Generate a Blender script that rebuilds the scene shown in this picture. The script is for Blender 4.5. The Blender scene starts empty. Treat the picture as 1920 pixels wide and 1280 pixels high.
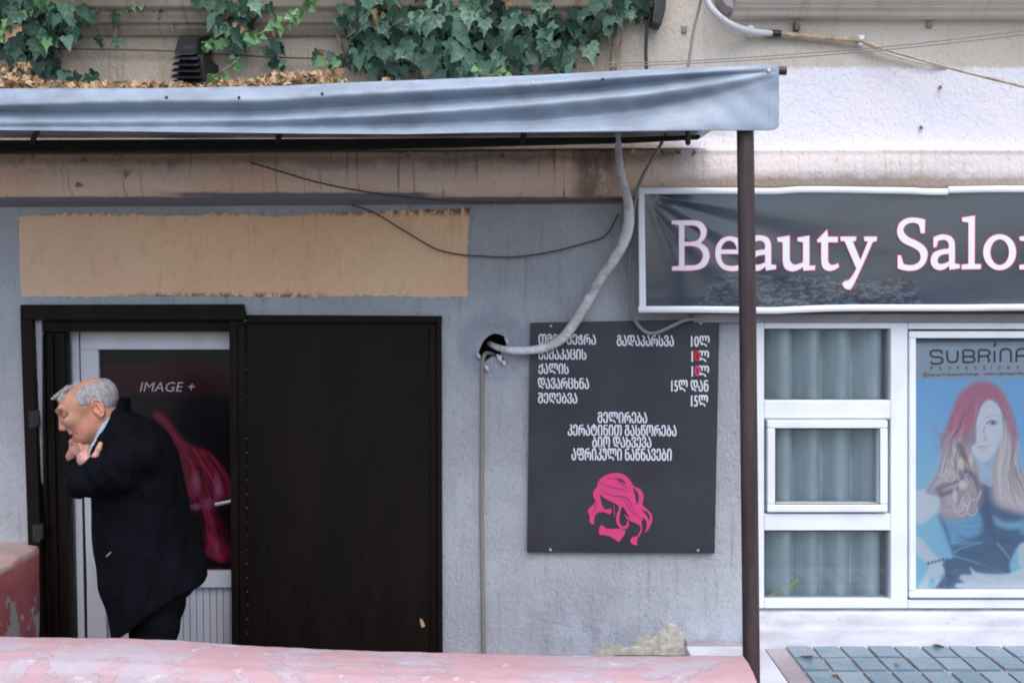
import bpy, math, random
import numpy as np
from mathutils import Vector, Matrix, Euler
R = math.radians
random.seed(7)
rng = np.random.default_rng(7)
scene = bpy.context.scene
col = scene.collection

# ---------------------------------------------------------------- camera, sky, sun, exposure
D0, FPX, HY, CZ = 5.0, 2150.0, 540.0, 1.55
cam_d = bpy.data.cameras.new('camera')
cam = bpy.data.objects.new('camera', cam_d); col.objects.link(cam)
cam.location = (0, -D0, CZ); cam.rotation_euler = (R(90), 0, 0)
cam_d.sensor_width = 36; cam_d.lens = FPX/1920*36
cam_d.shift_y = -(640-HY)/1920
cam_d.clip_start = 0.05; cam_d.clip_end = 2000
scene.camera = cam
world = bpy.data.worlds.new('World'); scene.world = world; world.use_nodes = True
wn = world.node_tree
bg = wn.nodes['Background']
sky = wn.nodes.new('ShaderNodeTexSky'); sky.sky_type = 'NISHITA'; sky.sun_disc = False
SUN_EL, SUN_AZ = R(56), R(168)      # sun high behind the viewer, a little to the right
sky.sun_elevation = SUN_EL; sky.sun_rotation = SUN_AZ
sky.air_density = 1.0; sky.dust_density = 2.0; sky.ozone_density = 1.0
wn.links.new(sky.outputs[0], bg.inputs['Color'])
bg.inputs['Strength'].default_value = 0.13
sd = bpy.data.lights.new('sun', 'SUN'); sd.energy = 1.25; sd.angle = R(60); sd.color = (1.0, 0.965, 0.93)
sun = bpy.data.objects.new('sun', sd); col.objects.link(sun)
sv = Vector((math.sin(SUN_AZ)*math.cos(SUN_EL), math.cos(SUN_AZ)*math.cos(SUN_EL), math.sin(SUN_EL)))
sun.rotation_euler = sv.to_track_quat('Z', 'Y').to_euler()
scene.view_settings.view_transform = 'Standard'; scene.view_settings.look = 'None'
scene.view_settings.gamma = 1; scene.view_settings.use_curve_mapping = False
scene.view_settings.exposure = 0.88
scene.cycles.max_bounces = 8; scene.cycles.pixel_filter_type = 'BLACKMAN_HARRIS'; scene.cycles.filter_width = 1.9

# ---------------------------------------------------------------- helpers
def W(px, py, y=0.0):
    s = FPX/(D0+y)
    return Vector(((px-960)/s, y, CZ-(py-HY)/s))
def wx(px, y=0.0): return (px-960)/FPX*(D0+y)
def wz(py, y=0.0): return CZ-(py-HY)/FPX*(D0+y)
def c(r, g, b):
    return tuple(((v/255)/12.92 if v/255 <= .04045 else ((v/255+.055)/1.055)**2.4) for v in (r, g, b))+(1.0,)

def tag(o, label=None, cat=None, group=None, kind=None):
    if label: o['label'] = label
    if cat: o['category'] = cat
    if group: o['group'] = group
    if kind: o['kind'] = kind
    return o
def empty(name, loc, label, cat, group=None):
    o = bpy.data.objects.new(name, None); col.objects.link(o); o.location = loc; o.empty_display_size = .1
    return tag(o, label, cat, group)
def world_of(q):
    m = Matrix.LocRotScale(q.location, q.rotation_euler, q.scale)
    return m if q.parent is None else world_of(q.parent) @ q.matrix_parent_inverse @ m
def par(o, p):
    if p is not None: o.parent = p; o.matrix_parent_inverse = world_of(p).inverted()
    return o
class MB:
    def __init__(s): s.v = []; s.f = []; s.sm = []
    def add(s, vs, fs, smooth=False):
        n = len(s.v); s.v += [tuple(v) for v in vs]; s.f += [tuple(i+n for i in f) for f in fs]; s.sm += [smooth]*len(fs)
    def box(s, x0, x1, y0, y1, z0, z1):
        v = [(x0,y0,z0),(x1,y0,z0),(x1,y1,z0),(x0,y1,z0),(x0,y0,z1),(x1,y0,z1),(x1,y1,z1),(x0,y1,z1)]
        s.add(v, [(0,3,2,1),(4,5,6,7),(0,1,5,4),(1,2,6,5),(2,3,7,6),(3,0,4,7)]); return s
    def pbox(s, px0, px1, py0, py1, y0, y1):
        return s.box(wx(px0,y0), wx(px1,y0), y0, y1, wz(py1,y0), wz(py0,y0))
    def prism(s, pts, y0, y1, ref=None):      # outline in photo px at depth y0 (or ref), extruded back to y1
        r = y0 if ref is None else ref
        P = [(wx(a,r), wz(b,r)) for a, b in pts]
        ar = sum(P[i][0]*P[(i+1)%len(P)][1]-P[(i+1)%len(P)][0]*P[i][1] for i in range(len(P)))
        if ar < 0: P.reverse()
        n = len(P)
        v = [(x,y0,z) for x,z in P]+[(x,y1,z) for x,z in P]
        s.add(v, [tuple(range(n)), tuple(range(2*n-1, n-1, -1))]+[(i, n+i, n+(i+1)%n, (i+1)%n) for i in range(n)]); return s
    def quad(s, a, b, c_, d): s.add([a,b,c_,d], [(0,1,2,3)]); return s
    def grid(s, fn, nu, nv, smooth=True):
        vs = [fn(i/nu, j/nv) for j in range(nv+1) for i in range(nu+1)]
        s.add(vs, [(j*(nu+1)+i, j*(nu+1)+i+1, (j+1)*(nu+1)+i+1, (j+1)*(nu+1)+i) for j in range(nv) for i in range(nu)], smooth); return s
    def tube(s, pts, r, seg=10, cap=True):
        pts = [Vector(p) for p in pts]; n = len(pts)
        rs = r if isinstance(r, (list, tuple)) else [r]*n
        vs = []; up = None
        for i, p in enumerate(pts):
            t = (pts[min(i+1,n-1)]-pts[max(i-1,0)]).normalized()
            if up is None:
                up = Vector((0,0,1)) if abs(t.z) < .9 else Vector((0,1,0))
            a = t.cross(up).normalized(); b = a.cross(t).normalized(); up = b
            for k in range(seg):
                th = 2*math.pi*k/seg
                vs.append(p+(a*math.cos(th)+b*math.sin(th))*rs[i])
        fs = [(i*seg+k, i*seg+(k+1)%seg, (i+1)*seg+(k+1)%seg, (i+1)*seg+k) for i in range(n-1) for k in range(seg)]
        s.add(vs, fs, True)
        if cap:
            s.add(vs[:seg], [tuple(range(seg-1,-1,-1))]); s.add(vs[-seg:], [tuple(range(seg))])
        return s
    def build(s, name, mat, parent=None, bevel=0, **t):
        me = bpy.data.meshes.new(name); me.from_pydata(s.v, [], s.f); me.polygons.foreach_set('use_smooth', s.sm)
        me.materials.append(mat); me.update()
        return link(name, me, parent, bevel, **t)
def link(name, me, parent=None, bevel=0, **t):
    o = bpy.data.objects.new(name, me); col.objects.link(o); par(o, parent)
    if bevel:
        m = o.modifiers.new('bevel', 'BEVEL'); m.width = bevel; m.segments = 2; m.limit_method = 'ANGLE'; m.angle_limit = R(40)
        m.harden_normals = False
    if t: tag(o, **t)
    return o
def spline(pts, n=8):                    # Catmull-Rom through points of any dimension
    P = [np.array(p, float) for p in pts]
    P = [2*P[0]-P[1]]+P+[2*P[-1]-P[-2]]
    out = []
    for i in range(1, len(P)-2):
        a, b, c_, d = P[i-1:i+3]
        for k in range(n):
            t = k/n
            out.append(.5*((2*b)+(c_-a)*t+(2*a-5*b+4*c_-d)*t*t+(3*b-a-3*c_+d)*t**3))
    out.append(P[-2]); return out
def ptube(pts, y, r, n=8, seg=10, mb=None):   # cable along photo px points; y a depth or list; r radius or list
    ys = y if isinstance(y, (list, tuple)) else [y]*len(pts)
    rs = r if isinstance(r, (list, tuple)) else [r]*len(pts)
    q = spline([(a, b, yy, rr) for (a, b), yy, rr in zip(pts, ys, rs)], n)
    mb = mb or MB()
    mb.tube([W(a, b, yy) for a, b, yy, rr in q], [float(v[3]) for v in q], seg); return mb

# ---------------------------------------------------------------- node expression helper
class E:
    def __init__(s, m, k): s.m = m; s.k = k
    def op(s, o, b=None, c_=None, clamp=False):
        n = s.m.nt.nodes.new('ShaderNodeMath'); n.operation = o; n.use_clamp = clamp
        for i, q in enumerate((s, b, c_)):
            if q is None: continue
            if isinstance(q, E): s.m.nt.links.new(q.k, n.inputs[i])
            else: n.inputs[i].default_value = q
        return E(s.m, n.outputs[0])
    def __add__(s, b): return s.op('ADD', b)
    __radd__ = __add__
    def __mul__(s, b): return s.op('MULTIPLY', b)
    __rmul__ = __mul__
    def __sub__(s, b): return s.op('SUBTRACT', b)
    def __rsub__(s, b): return (s*-1)+b
    def __truediv__(s, b): return s.op('DIVIDE', b)
    def abs(s): return s.op('ABSOLUTE')
    def sin(s): return s.op('SINE')
    def max(s, b): return s.op('MAXIMUM', b)
    def min(s, b): return s.op('MINIMUM', b)
    def ss(s, a, b, lo=0.0, hi=1.0):
        n = s.m.nt.nodes.new('ShaderNodeMapRange'); n.interpolation_type = 'SMOOTHSTEP'
        if a > b: a, b, lo, hi = b, a, hi, lo
        s.m.nt.links.new(s.k, n.inputs['Value'])
        for q, v in (('From Min', a), ('From Max', b), ('To Min', lo), ('To Max', hi)): n.inputs[q].default_value = v
        return E(s.m, n.outputs[0])
class M:
    def __init__(s, name, base=(.5,.5,.5,1), rough=.7, spec=.5, metal=0):
        s.mat = bpy.data.materials.new(name); s.mat.use_nodes = True; s.nt = s.mat.node_tree
        s.p = s.nt.nodes['Principled BSDF']; s.set('Base Color', base); s.set('Roughness', rough)
        s.set('Specular IOR Level', spec); s.set('Metallic', metal)
    def set(s, k, v):
        if isinstance(v, E): s.nt.links.new(v.k, s.p.inputs[k])
        else: s.p.inputs[k].default_value = v
        return s
    def xyz(s, kind='Position'):
        if kind == 'Position': g = s.nt.nodes.new('ShaderNodeNewGeometry'); k = g.outputs['Position']
        else: g = s.nt.nodes.new('ShaderNodeTexCoord'); k = g.outputs[kind]
        sp = s.nt.nodes.new('ShaderNodeSeparateXYZ'); s.nt.links.new(k, sp.inputs[0])
        return tuple(E(s, sp.outputs[i]) for i in range(3))
    def vec(s, x, y, z):
        cb = s.nt.nodes.new('ShaderNodeCombineXYZ')
        for i, q in enumerate((x, y, z)):
            if isinstance(q, E): s.nt.links.new(q.k, cb.inputs[i])
            else: cb.inputs[i].default_value = q
        return E(s, cb.outputs[0])
    def noise(s, scale=(1,1,1), detail=4, rough=.55, off=0, kind='Position', dist=0):
        if not isinstance(scale, tuple): scale = (scale,)*3
        x, y, z = s.xyz(kind)
        v = s.vec(x*scale[0]+off, y*scale[1]+off*.7, z*scale[2]-off)
        n = s.nt.nodes.new('ShaderNodeTexNoise'); s.nt.links.new(v.k, n.inputs['Vector'])
        n.inputs['Scale'].default_value = 1; n.inputs['Detail'].default_value = detail
        n.inputs['Roughness'].default_value = rough; n.inputs['Distortion'].default_value = dist
        return E(s, n.outputs[0])
    def mix(s, f, a, b):
        n = s.nt.nodes.new('ShaderNodeMix'); n.data_type = 'RGBA'
        for k, q in ((0, f), (6, a), (7, b)):
            if isinstance(q, E): s.nt.links.new(q.k, n.inputs[k])
            else: n.inputs[k].default_value = q
        return E(s, n.outputs[2])
    def attr(s, name):
        n = s.nt.nodes.new('ShaderNodeAttribute'); n.attribute_name = name; return E(s, n.outputs['Color'])
    def orand(s):
        n = s.nt.nodes.new('ShaderNodeObjectInfo'); return E(s, n.outputs['Random'])
    def bump(s, h, dist=.003, strength=1.0):
        n = s.nt.nodes.new('ShaderNodeBump'); s.nt.links.new(h.k, n.inputs['Height'])
        n.inputs['Distance'].default_value = dist; n.inputs['Strength'].default_value = strength
        s.nt.links.new(n.outputs[0], s.p.inputs['Normal']); return s
PXW = lambda px: (px-960)/430.0      # photo column on the facade plane -> world x
PZW = lambda py: CZ-(py-HY)/430.0
def band(e, a, b, w):                # 1 between a and b with soft edges
    return e.ss(a-w, a+w)*e.ss(b+w, b-w)

# ---------------------------------------------------------------- materials
def stucco(m, amt=.004):
    a = m.noise((70, 70, 38), 4, .6); b = m.noise((14, 14, 9), 3, .5, 5); g = m.noise((260, 260, 160), 2, .6, 2)
    m.bump(a*.6+b*.5+g*.25, amt); return m
mW = M('facade_plaster', rough=.9, spec=.25)
x, y, z = mW.xyz()
n1 = mW.noise((1.6, 1, 1.6), 5, .6); n2 = mW.noise((9, 3, 5), 5, .65, 3); n3 = mW.noise((30, 5, 2.2), 4, .6, 9); n4 = mW.noise((40,40,40), 5, .7, 4)
jit = (n2-.5)*.10+(n4-.5)*.05
grey = mW.mix(n1.ss(.35, .65), c(166,168,174), c(182,186,192))
grey = mW.mix(n2.ss(.5, .75)*.45, grey, c(168,162,176))
streak = n3.ss(.52, .78)
grey = mW.mix(streak*.35, grey, c(104,100,106))
# patched skirting low on the grey wall
low = (z+jit*3.0+(n1-.5)*.3).ss(PZW(1130), PZW(1180))*x.ss(PXW(880), PXW(1150))
grey = mW.mix(low*.75, grey, mW.mix(n2.ss(.4,.6), c(186,192,206), c(160,166,176)))
yel = (z+jit*3.5-(x-PXW(1130))*.16).ss(PZW(1195), PZW(1212))*band(x+jit*3, PXW(1120), PXW(1275), .03)*n4.ss(.3,.5)
grey = mW.mix(yel*.8, grey, c(196,190,160))
# render patch round the pipe hole
hx = (x-PXW(925)); hz = (z-PZW(650)); hr = ((hx*hx)+(hz*hz)).op('SQRT')+jit*.25
grey = mW.mix(hr.ss(.18, .13)*.6, grey, c(146,155,168))
grey = mW.mix((hr+(n4-.5)*.06).ss(.088, .07)*.65, grey, c(176,172,178))
beige = mW.mix(n1.ss(.35, .65), c(164,150,132), c(178,166,150))
beige = mW.mix(streak*.5, beige, c(120,104,84))
grime = n2.ss(.5,.7)*.5
beige = mW.mix(grime, beige, c(150,136,120))
cream = mW.mix(n1.ss(.3,.7), c(198,188,174), c(212,204,192))
cream = mW.mix(streak*.25, cream, c(176,160,140))
white = mW.mix(n1.ss(.3,.7), c(230,230,242), c(236,232,238))
upper = mW.mix((x+jit).ss(PXW(1090), PXW(1320)), beige, cream)
wmask = (z+jit*.35).ss(PZW(122), PZW(132))*(x+jit).ss(PXW(1330), PXW(1400))
wmask2 = (z+jit*.3).ss(PZW(245), PZW(262))*(x+jit).ss(PXW(1215), PXW(1300))
upper = mW.mix(wmask.max(wmask2), upper, white)
colr = mW.mix((z+jit*.12).ss(PZW(386), PZW(378)), grey, upper)
# right of the steel post the wall low down is pale render
right = (x+jit*.3).ss(PXW(1392), PXW(1404))*z.ss(PZW(560), PZW(566))
colr = mW.mix(right, colr, mW.mix(n2.ss(.35,.65), c(205,200,206), c(176,168,172)))
under_sign = band(z+jit*.4, PZW(606), PZW(582), .02)*x.ss(PXW(1300), PXW(1400))  # beige-brown band across the wall just below the sign
colr = mW.mix(under_sign*.7, colr, c(142,130,124))
hol = n4.ss(.74, .80)*n2.ss(.55, .7)
colr = mW.mix(hol*.7, colr, c(70,58,50))
n5 = mW.noise((85,85,48), 4, .7, 14)
colr = mW.mix(n5.ss(.42,.30)*.4, colr, c(104,104,116)); colr = mW.mix(n5.ss(.56,.68)*.3, colr, c(206,210,222))
mW.set('Base Color', colr); stucco(mW, .014)

mMould = M('moulding_paint', rough=.85, spec=.25)
x, y, z = mMould.xyz()
n1 = mMould.noise((2,2,3), 5, .6); n2 = mMould.noise((12,8,6), 5, .65, 3); n3 = mMould.noise((42,4,1.5), 4, .6, 9); jit = (n2-.5)*.06
b = mMould.mix(n1.ss(.35,.65), c(244,210,184), c(248,228,206))
b = mMould.mix(n3.ss(.56,.72)*.75, b, c(92,74,62))
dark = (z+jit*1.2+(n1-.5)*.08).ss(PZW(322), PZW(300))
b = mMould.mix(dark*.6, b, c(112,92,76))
b = mMould.mix(band(x+jit, PXW(1080), PXW(1150), .05)*n2.ss(.3,.6)*.7, b, c(86,70,58))
gb = (z+jit*.3).ss(PZW(361), PZW(366))*band(x+(n1-.5)*.6, PXW(340), PXW(840), .1)
b = mMould.mix(gb.max((z+jit*.2).ss(PZW(369), PZW(373))), b, c(128,128,140))
wr = mMould.mix(n3.ss(.5,.7)*.4, c(226,216,214), c(190,170,150))
wr = mMould.mix((z+jit*.9).ss(PZW(328), PZW(342))*.8, wr, c(178,158,140))
b = mMould.mix((x+jit).ss(PXW(1190), PXW(1330)), b, wr)
n5 = mMould.noise((85,85,40), 4, .7, 14); b = mMould.mix(n5.ss(.42,.30)*.4, b, c(110,90,80)); mMould.set('Base Color', b); stucco(mMould, .012)

mCorn = M('cornice_stucco', rough=.9, spec=.2)
x, y, z = mCorn.xyz()
n1 = mCorn.noise((3,3,3), 5, .6); n3 = mCorn.noise((30,4,2), 4, .6, 9)
b = mCorn.mix(n1.ss(.35,.65), c(150,136,118), c(172,158,140)); b = mCorn.mix(n3.ss(.5,.75)*.5, b, c(104,90,74))
b2 = mCorn.mix(n1.ss(.35,.65), c(204,194,180), c(216,206,194)); b2 = mCorn.mix(n3.ss(.5,.75)*.4, b2, c(170,152,130))
mCorn.set('Base Color', mCorn.mix(x.ss(PXW(1150), PXW(1360)), b, b2)); stucco(mCorn, .003)

mPatch = M('cream_paint', rough=.85, spec=.3)
x, y, z = mPatch.xyz()
n1 = mPatch.noise((1.3,1,1.3), 4, .6); n2 = mPatch.noise((14,5,8), 5, .65, 3); n3 = mPatch.noise((46,4,3), 4, .65, 9); n4 = mPatch.noise((55,40,30), 4, .6, 1)
b = mPatch.mix(n1.ss(.35,.65), c(240,194,156), c(246,206,168))
b = mPatch.mix(x.ss(PXW(360), PXW(40))*.5, b, c(230,202,178))
b = mPatch.mix(n3.ss(.6,.75)*.35, b, c(150,124,96))
edge = z.ss(PZW(410), PZW(396)).max(z.ss(PZW(545), PZW(556))*band(x, PXW(250), PXW(600), .15))
b = mPatch.mix(edge*n4.ss(.42,.56)*.85, b, c(70,56,44))
b = mPatch.mix(n4.ss(.70,.74)*.6, b, c(110,86,62))
n5 = mPatch.noise((85,85,40), 4, .7, 14); b = mPatch.mix(n5.ss(.42,.30)*.3, b, c(160,124,92)); b = mPatch.mix(n2.ss(.5,.7)*.2, b, c(190,160,130)); mPatch.set('Base Color', b); stucco(mPatch, .010)

mSteel = M('dark_brown_steel', rough=.5, spec=.16)
n2 = mSteel.noise((6,3,2), 4, .6); n3 = mSteel.noise((60,20,6), 4, .6)
mSteel.set('Base Color', mSteel.mix(n2.ss(.35,.7), c(15,9,7), c(24,15,12))); mSteel.set('Roughness', n3.ss(.3,.7,.42,.62)); mSteel.bump(n2*.6+n3*.15, .002)
mPole = M('post_paint', rough=.42, spec=.4)
n2 = mPole.noise((30,30,3), 4, .6); n3 = mPole.noise((14,14,9), 5, .7, 4)
pb = mPole.mix(n2.ss(.35,.7), c(58,46,47), c(76,63,63)); pb = mPole.mix(n3.ss(.66,.7)*.5, pb, c(112,72,52)); mPole.set('Base Color', pb); mPole.bump(n2+n3*.5, .0012)
mPVC = M('white_plastic_frame', c(232,234,238), rough=.32, spec=.5)
x, y, z = mPVC.xyz(); n = mPVC.noise((4,4,3), 4, .6)
mPVC.set('Base Color', mPVC.mix(n.ss(.42,.75)*.28, c(232,236,242), c(188,186,186))); mPVC.bump(mPVC.noise((9,9,9),2), .001)
mPVCd = M('grey_white_door_plastic', rough=.4)
n = mPVCd.noise((5,5,2), 4, .6); n3 = mPVCd.noise((60,20,20), 4, .6, 3)
mPVCd.set('Base Color', mPVCd.mix(n.ss(.45,.75)*.4, c(196,198,206), c(160,158,162)))
mRub = M('black_gasket', c(24,24,26), .6)
mMetal = M('brushed_handle', c(190,190,196), .3, metal=.6)
mScrew = M('screw_head', c(150,150,152), .4, metal=.7)
def glass(name, tint, refl_ior=1.5, rough=.02, body=0.0, bodycol=(.5,.5,.5,1)):
    m = bpy.data.materials.new(name); m.use_nodes = True; nt = m.node_tree; nt.nodes.clear()
    out = nt.nodes.new('ShaderNodeOutputMaterial'); tr = nt.nodes.new('ShaderNodeBsdfTransparent'); tr.inputs[0].default_value = tint
    gl = nt.nodes.new('ShaderNodeBsdfGlossy'); gl.inputs['Roughness'].default_value = rough
    fr = nt.nodes.new('ShaderNodeFresnel'); fr.inputs[0].default_value = refl_ior
    mx = nt.nodes.new('ShaderNodeMixShader'); nt.links.new(fr.outputs[0], mx.inputs[0])
    src = tr
    if body:
        df = nt.nodes.new('ShaderNodeBsdfDiffuse'); df.inputs[0].default_value = bodycol
        m2 = nt.nodes.new('ShaderNodeMixShader'); m2.inputs[0].default_value = body
        nt.links.new(tr.outputs[0], m2.inputs[1]); nt.links.new(df.outputs[0], m2.inputs[2]); src = m2
    nt.links.new(src.outputs[0], mx.inputs[1]); nt.links.new(gl.outputs[0], mx.inputs[2]); nt.links.new(mx.outputs[0], out.inputs[0])
    return m
mGlass = glass('window_glass', (.96,.98,1,1), 1.55, body=.03, bodycol=c(170,190,198))
mPosterGlass = glass('film_glass', (.97,.98,1,1), 1.45, body=.02, bodycol=c(190,208,222))

mVal = M('grey_vinyl', rough=.42, spec=.5)
x, y, z = mVal.xyz(); n = mVal.noise((4,4,9), 5, .6); nf = mVal.noise((3,3,60), 3, .5, 2); ns = mVal.noise((90,90,6), 3, .6, 8)
vb = mVal.mix(n.ss(.4,.7), c(145,159,176), c(124,135,151)); vb = mVal.mix(ns.ss(.5,.75)*.25, vb, c(112,112,118))
mVal.set('Base Color', vb); mVal.set('Roughness', n.ss(.3,.7,.32,.5)); mVal.bump(ns*.4+mVal.noise((500,500,500),1)*.2, .0006)
mUnder = M('canopy_underside', c(60,56,54), .8)
mSign = M('sign_print_black', rough=.22, spec=.5)
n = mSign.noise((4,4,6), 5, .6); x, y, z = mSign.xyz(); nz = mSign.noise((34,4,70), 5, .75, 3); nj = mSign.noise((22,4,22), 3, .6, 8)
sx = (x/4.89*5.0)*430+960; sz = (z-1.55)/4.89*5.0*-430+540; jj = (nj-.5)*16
refl_mark = (sz+jj*.7).ss(513, 519)*(sx+jj+(sz-575)*.72).ss(1296, 1306)*(sx+jj-(sz-575)*.35).ss(1736, 1724)  # dark mottled shape: a reflection painted into the banner colour
refl_mark = refl_mark*((sx+jj).ss(1556, 1562).op('MULTIPLY', -1)+1).max((sz+jj).ss(519, 527))
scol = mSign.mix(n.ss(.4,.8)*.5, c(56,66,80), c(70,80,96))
mSign.set('Base Color', mSign.mix(refl_mark*.85, scol, mSign.mix(nz.ss(.40,.66), c(34,42,56), c(92,106,124)))); mSign.set('Roughness', n.ss(.3,.7,.12,.17))
mSign.set('IOR', 1.6); mSign.bump(mSign.noise((2.2,1,6),3,.5)*1.0, .0015)
mBoard = M('menu_print_black', rough=.42, spec=.45)
n = mBoard.noise((3,3,4), 5, .6); n3 = mBoard.noise((50,10,10),4,.6,7); mBoard.set('Base Color', mBoard.mix(n.ss(.35,.75)*.7, c(46,46,54), c(58,62,72)))
mBoard.bump(mBoard.noise((2.5,1,4),3,.5)+n3*.03, .004)
mInkW = M('white_print', c(226,226,236), .5); mInkP = M('pink_print', c(214,60,124), .5); mInkR = M('red_print', c(206,30,50), .5)
mInkP2 = M('dark_pink_print', c(150,52,92), .5); mInkG = M('dark_grey_print', c(48,50,56), .5); mInkS = M('salmon_pink_print', c(206,84,120), .5)
mInkK = M('black_print', c(40,38,44), .5)
mPink = M('peeling_pink_paint', rough=.7, spec=.4)
x, y, z = mPink.xyz(); n1 = mPink.noise((3.2,5,5), 5, .62, 0, dist=.6); n2 = mPink.noise((11,16,16), 6, .65, 6); n3 = mPink.noise((34,34,34), 4, .7, 2)
b = mPink.mix(n2.ss(.3,.7), c(194,158,163), c(182,146,152))
b = mPink.mix((n1+(n2-.5)*.5).ss(.42,.62)*.6, b, mPink.mix(n3.ss(.35,.65), c(170,178,194), c(184,182,192)))
b = mPink.mix((n2+(n3-.5)*.3).ss(.63,.66)*.6, b, c(214,200,196))
vor = mPink.noise((1.5,3,3), 6, .7, 12, dist=1.5); b = mPink.mix((vor-.5).abs().ss(.004,.001)*.25, b, c(130,104,106))
mPink.set('Base Color', b); mPink.bump((n1+(n2-.5)*.4).ss(.50,.53)*-.3+n2*.6+n3*.2, .006)
mRed = M('dull_red_paint', rough=.8, spec=.3)
x, y, z = mRed.xyz(); n2 = mRed.noise((7,7,7), 6, .65, 6); n3 = mRed.noise((30,30,30), 4, .7, 2); n1 = mRed.noise((3,5,4), 5, .6, 21)
b = mRed.mix(n2.ss(.3,.7), c(186,106,110), c(160,86,92)); b = mRed.mix((n1+(n2-.5)*.5).ss(.57,.585)*.9, b, c(176,172,176)); b = mRed.mix(n3.ss(.66,.72)*.6, b, c(110,70,66))
top = z.ss(.395, .412); b = mRed.mix(top*n2.ss(.25,.5)*.85, b, c(186,168,164))
mRed.set('Base Color', b); mRed.bump((n1+(n2-.5)*.5).ss(.57,.585)*-.4+n2+n3*.3, .006)
mConc = M('concrete', rough=.9, spec=.3)
n1 = mConc.noise((3,3,3),5,.6); n3 = mConc.noise((50,50,50),5,.7,3); mConc.set('Base Color', mConc.mix(n1.ss(.35,.65)*.7+n3.ss(.4,.7)*.3, c(150,142,146), c(178,172,176))); mConc.bump(n1*.4+n3*.5,.004)
mLedge = M('white_ledge_render', rough=.85, spec=.3)
n1 = mLedge.noise((3,3,12),5,.6); n3 = mLedge.noise((30,30,50),5,.7,3); lb = mLedge.mix(n1.ss(.35,.7), c(212,214,222), c(190,186,194)); lb = mLedge.mix(n3.ss(.6,.72)*.6, lb, c(140,132,136)); mLedge.set('Base Color', lb); mLedge.bump(n1*.5+n3*.5,.004)
mAsph = M('asphalt', rough=.9); n1 = mAsph.noise((90,90,90),4,.7); n2 = mAsph.noise((.7,.7,.7),4,.6); mAsph.set('Base Color', mAsph.mix(n1*.5+n2*.5, c(76,76,80), c(110,108,108))); mAsph.bump(n1,.004)
mTile = M('pavement_glass', rough=.16, spec=.6)
n1 = mTile.noise((8,8,8),4,.6); r_ = mTile.orand(); tb = mTile.mix(r_, c(98,120,134), c(128,146,158)); tb = mTile.mix(n1.ss(.45,.7)*.5, tb, c(92,128,142)); mTile.set('Base Color', tb); mTile.set('Roughness', n1.ss(.3,.7,.15,.4)); mTile.bump(mTile.noise((60,60,60),3),.001)
mPlas = M('conduit_tape', rough=.6)
x, y, z = mPlas.xyz(); n1 = mPlas.noise((14,14,14),5,.65); n2 = mPlas.noise((5,5,5),3,.6,4); pb = mPlas.mix(n1.ss(.45,.7)*.8, c(222,218,224), c(160,148,138)); pb = mPlas.mix(n2.ss(.55,.7)*.45, pb, c(150,138,126)); mPlas.set('Base Color', pb); mPlas.bump(((x*.7+z)*180).sin()*.3+n1, .002)
mWireG = M('grey_cable', c(128,124,124), .5); mWireK = M('black_cable', c(28,28,32), .45); mWireB = M('brown_wire', c(84,70,64), .6); mWireW = M('white_cable', rough=.45)
n1 = mWireW.noise((12,12,12),5,.65); mWireW.set('Base Color', mWireW.mix(n1.ss(.5,.7)*.7, c(206,204,208), c(150,140,130)))
mWireY = M('aged_cream_cable', rough=.5); n1 = mWireY.noise((22,22,22),5,.65); mWireY.set('Base Color', mWireY.mix(n1.ss(.4,.65), c(190,172,146), c(150,132,110)))
mBlack = M('black_plastic', rough=.38); n1 = mBlack.noise((20,20,20),4,.6); mBlack.set('Base Color', mBlack.mix(n1.ss(.4,.8)*.7, c(22,22,26), c(52,54,60)))
mRail = M('rusty_dark_rail', rough=.8); n1 = mRail.noise((9,9,30),5,.7); mRail.set('Base Color', mRail.mix(n1.ss(.5,.75)*.7, c(24,20,18), c(72,48,34))); mRail.bump(n1,.003)
mDark = M('dark_room', c(34,34,34), .9)
mCurt = M('grey_curtain', rough=.8, spec=.2)
n1 = mCurt.noise((20,20,3),3,.5); n2 = mCurt.noise((14,2,.7),2,.5,4); mCurt.set('Base Color', mCurt.mix(n1.ss(.3,.7), c(206,220,220), c(222,232,232))); mCurt.bump(n1,.001)
def leafmat(name, a, b, hi, rough=.38, veins=True):
    m = M(name, rough=rough, spec=.5); r = m.orand(); n = m.noise((40,40,40),3,.6); n2 = m.noise((7,7,7),3,.5,3)
    bb = m.mix((r*.8+n2*.3).ss(.2,.85), a, b); bb = m.mix(n.ss(.45,.8)*.5, bb, hi)
    if veins:
        x, y, z = m.xyz('Object'); ax = x.abs(); v1 = ax.ss(.022,.008); v2 = (ax-(z*-1)*1.0+.0).abs().ss(.03,.008)*ax.ss(.45,.3); v3 = (ax-(z*-1-.3)*.9).abs().ss(.024,.006)*ax.ss(.25,.2)
        bb = m.mix(v1.max(v2).max(v3)*.45, bb, hi)
    m.set('Base Color', bb); m.bump(n, .002); return m
mIvy = leafmat('ivy_leaf', c(50,80,62), c(98,134,110), c(142,170,146), .36)
mIvyD = leafmat('shaded_ivy_leaf', c(24,48,38), c(44,76,56), c(64,96,72), .45)  # darker leaf copy, shade of the ivy depths put into its colour
mIvyL = leafmat('young_ivy_leaf', c(96,142,92), c(128,168,108), c(156,188,130), .45)
mIvyS = leafmat('drying_leaf', c(150,112,76), c(186,150,110), c(206,176,138), .7)
mDry = M('dry_leaves', rough=.85, spec=.2); n1 = mDry.noise((38,38,38),3,.6); n2 = mDry.noise((17,17,17),3,.6,5); db = mDry.mix(n1.ss(.3,.7), c(168,134,102), c(200,172,138)); db = mDry.mix(n2.ss(.5,.68)*.75, db, c(100,74,54)); mDry.set('Base Color', db)
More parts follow.
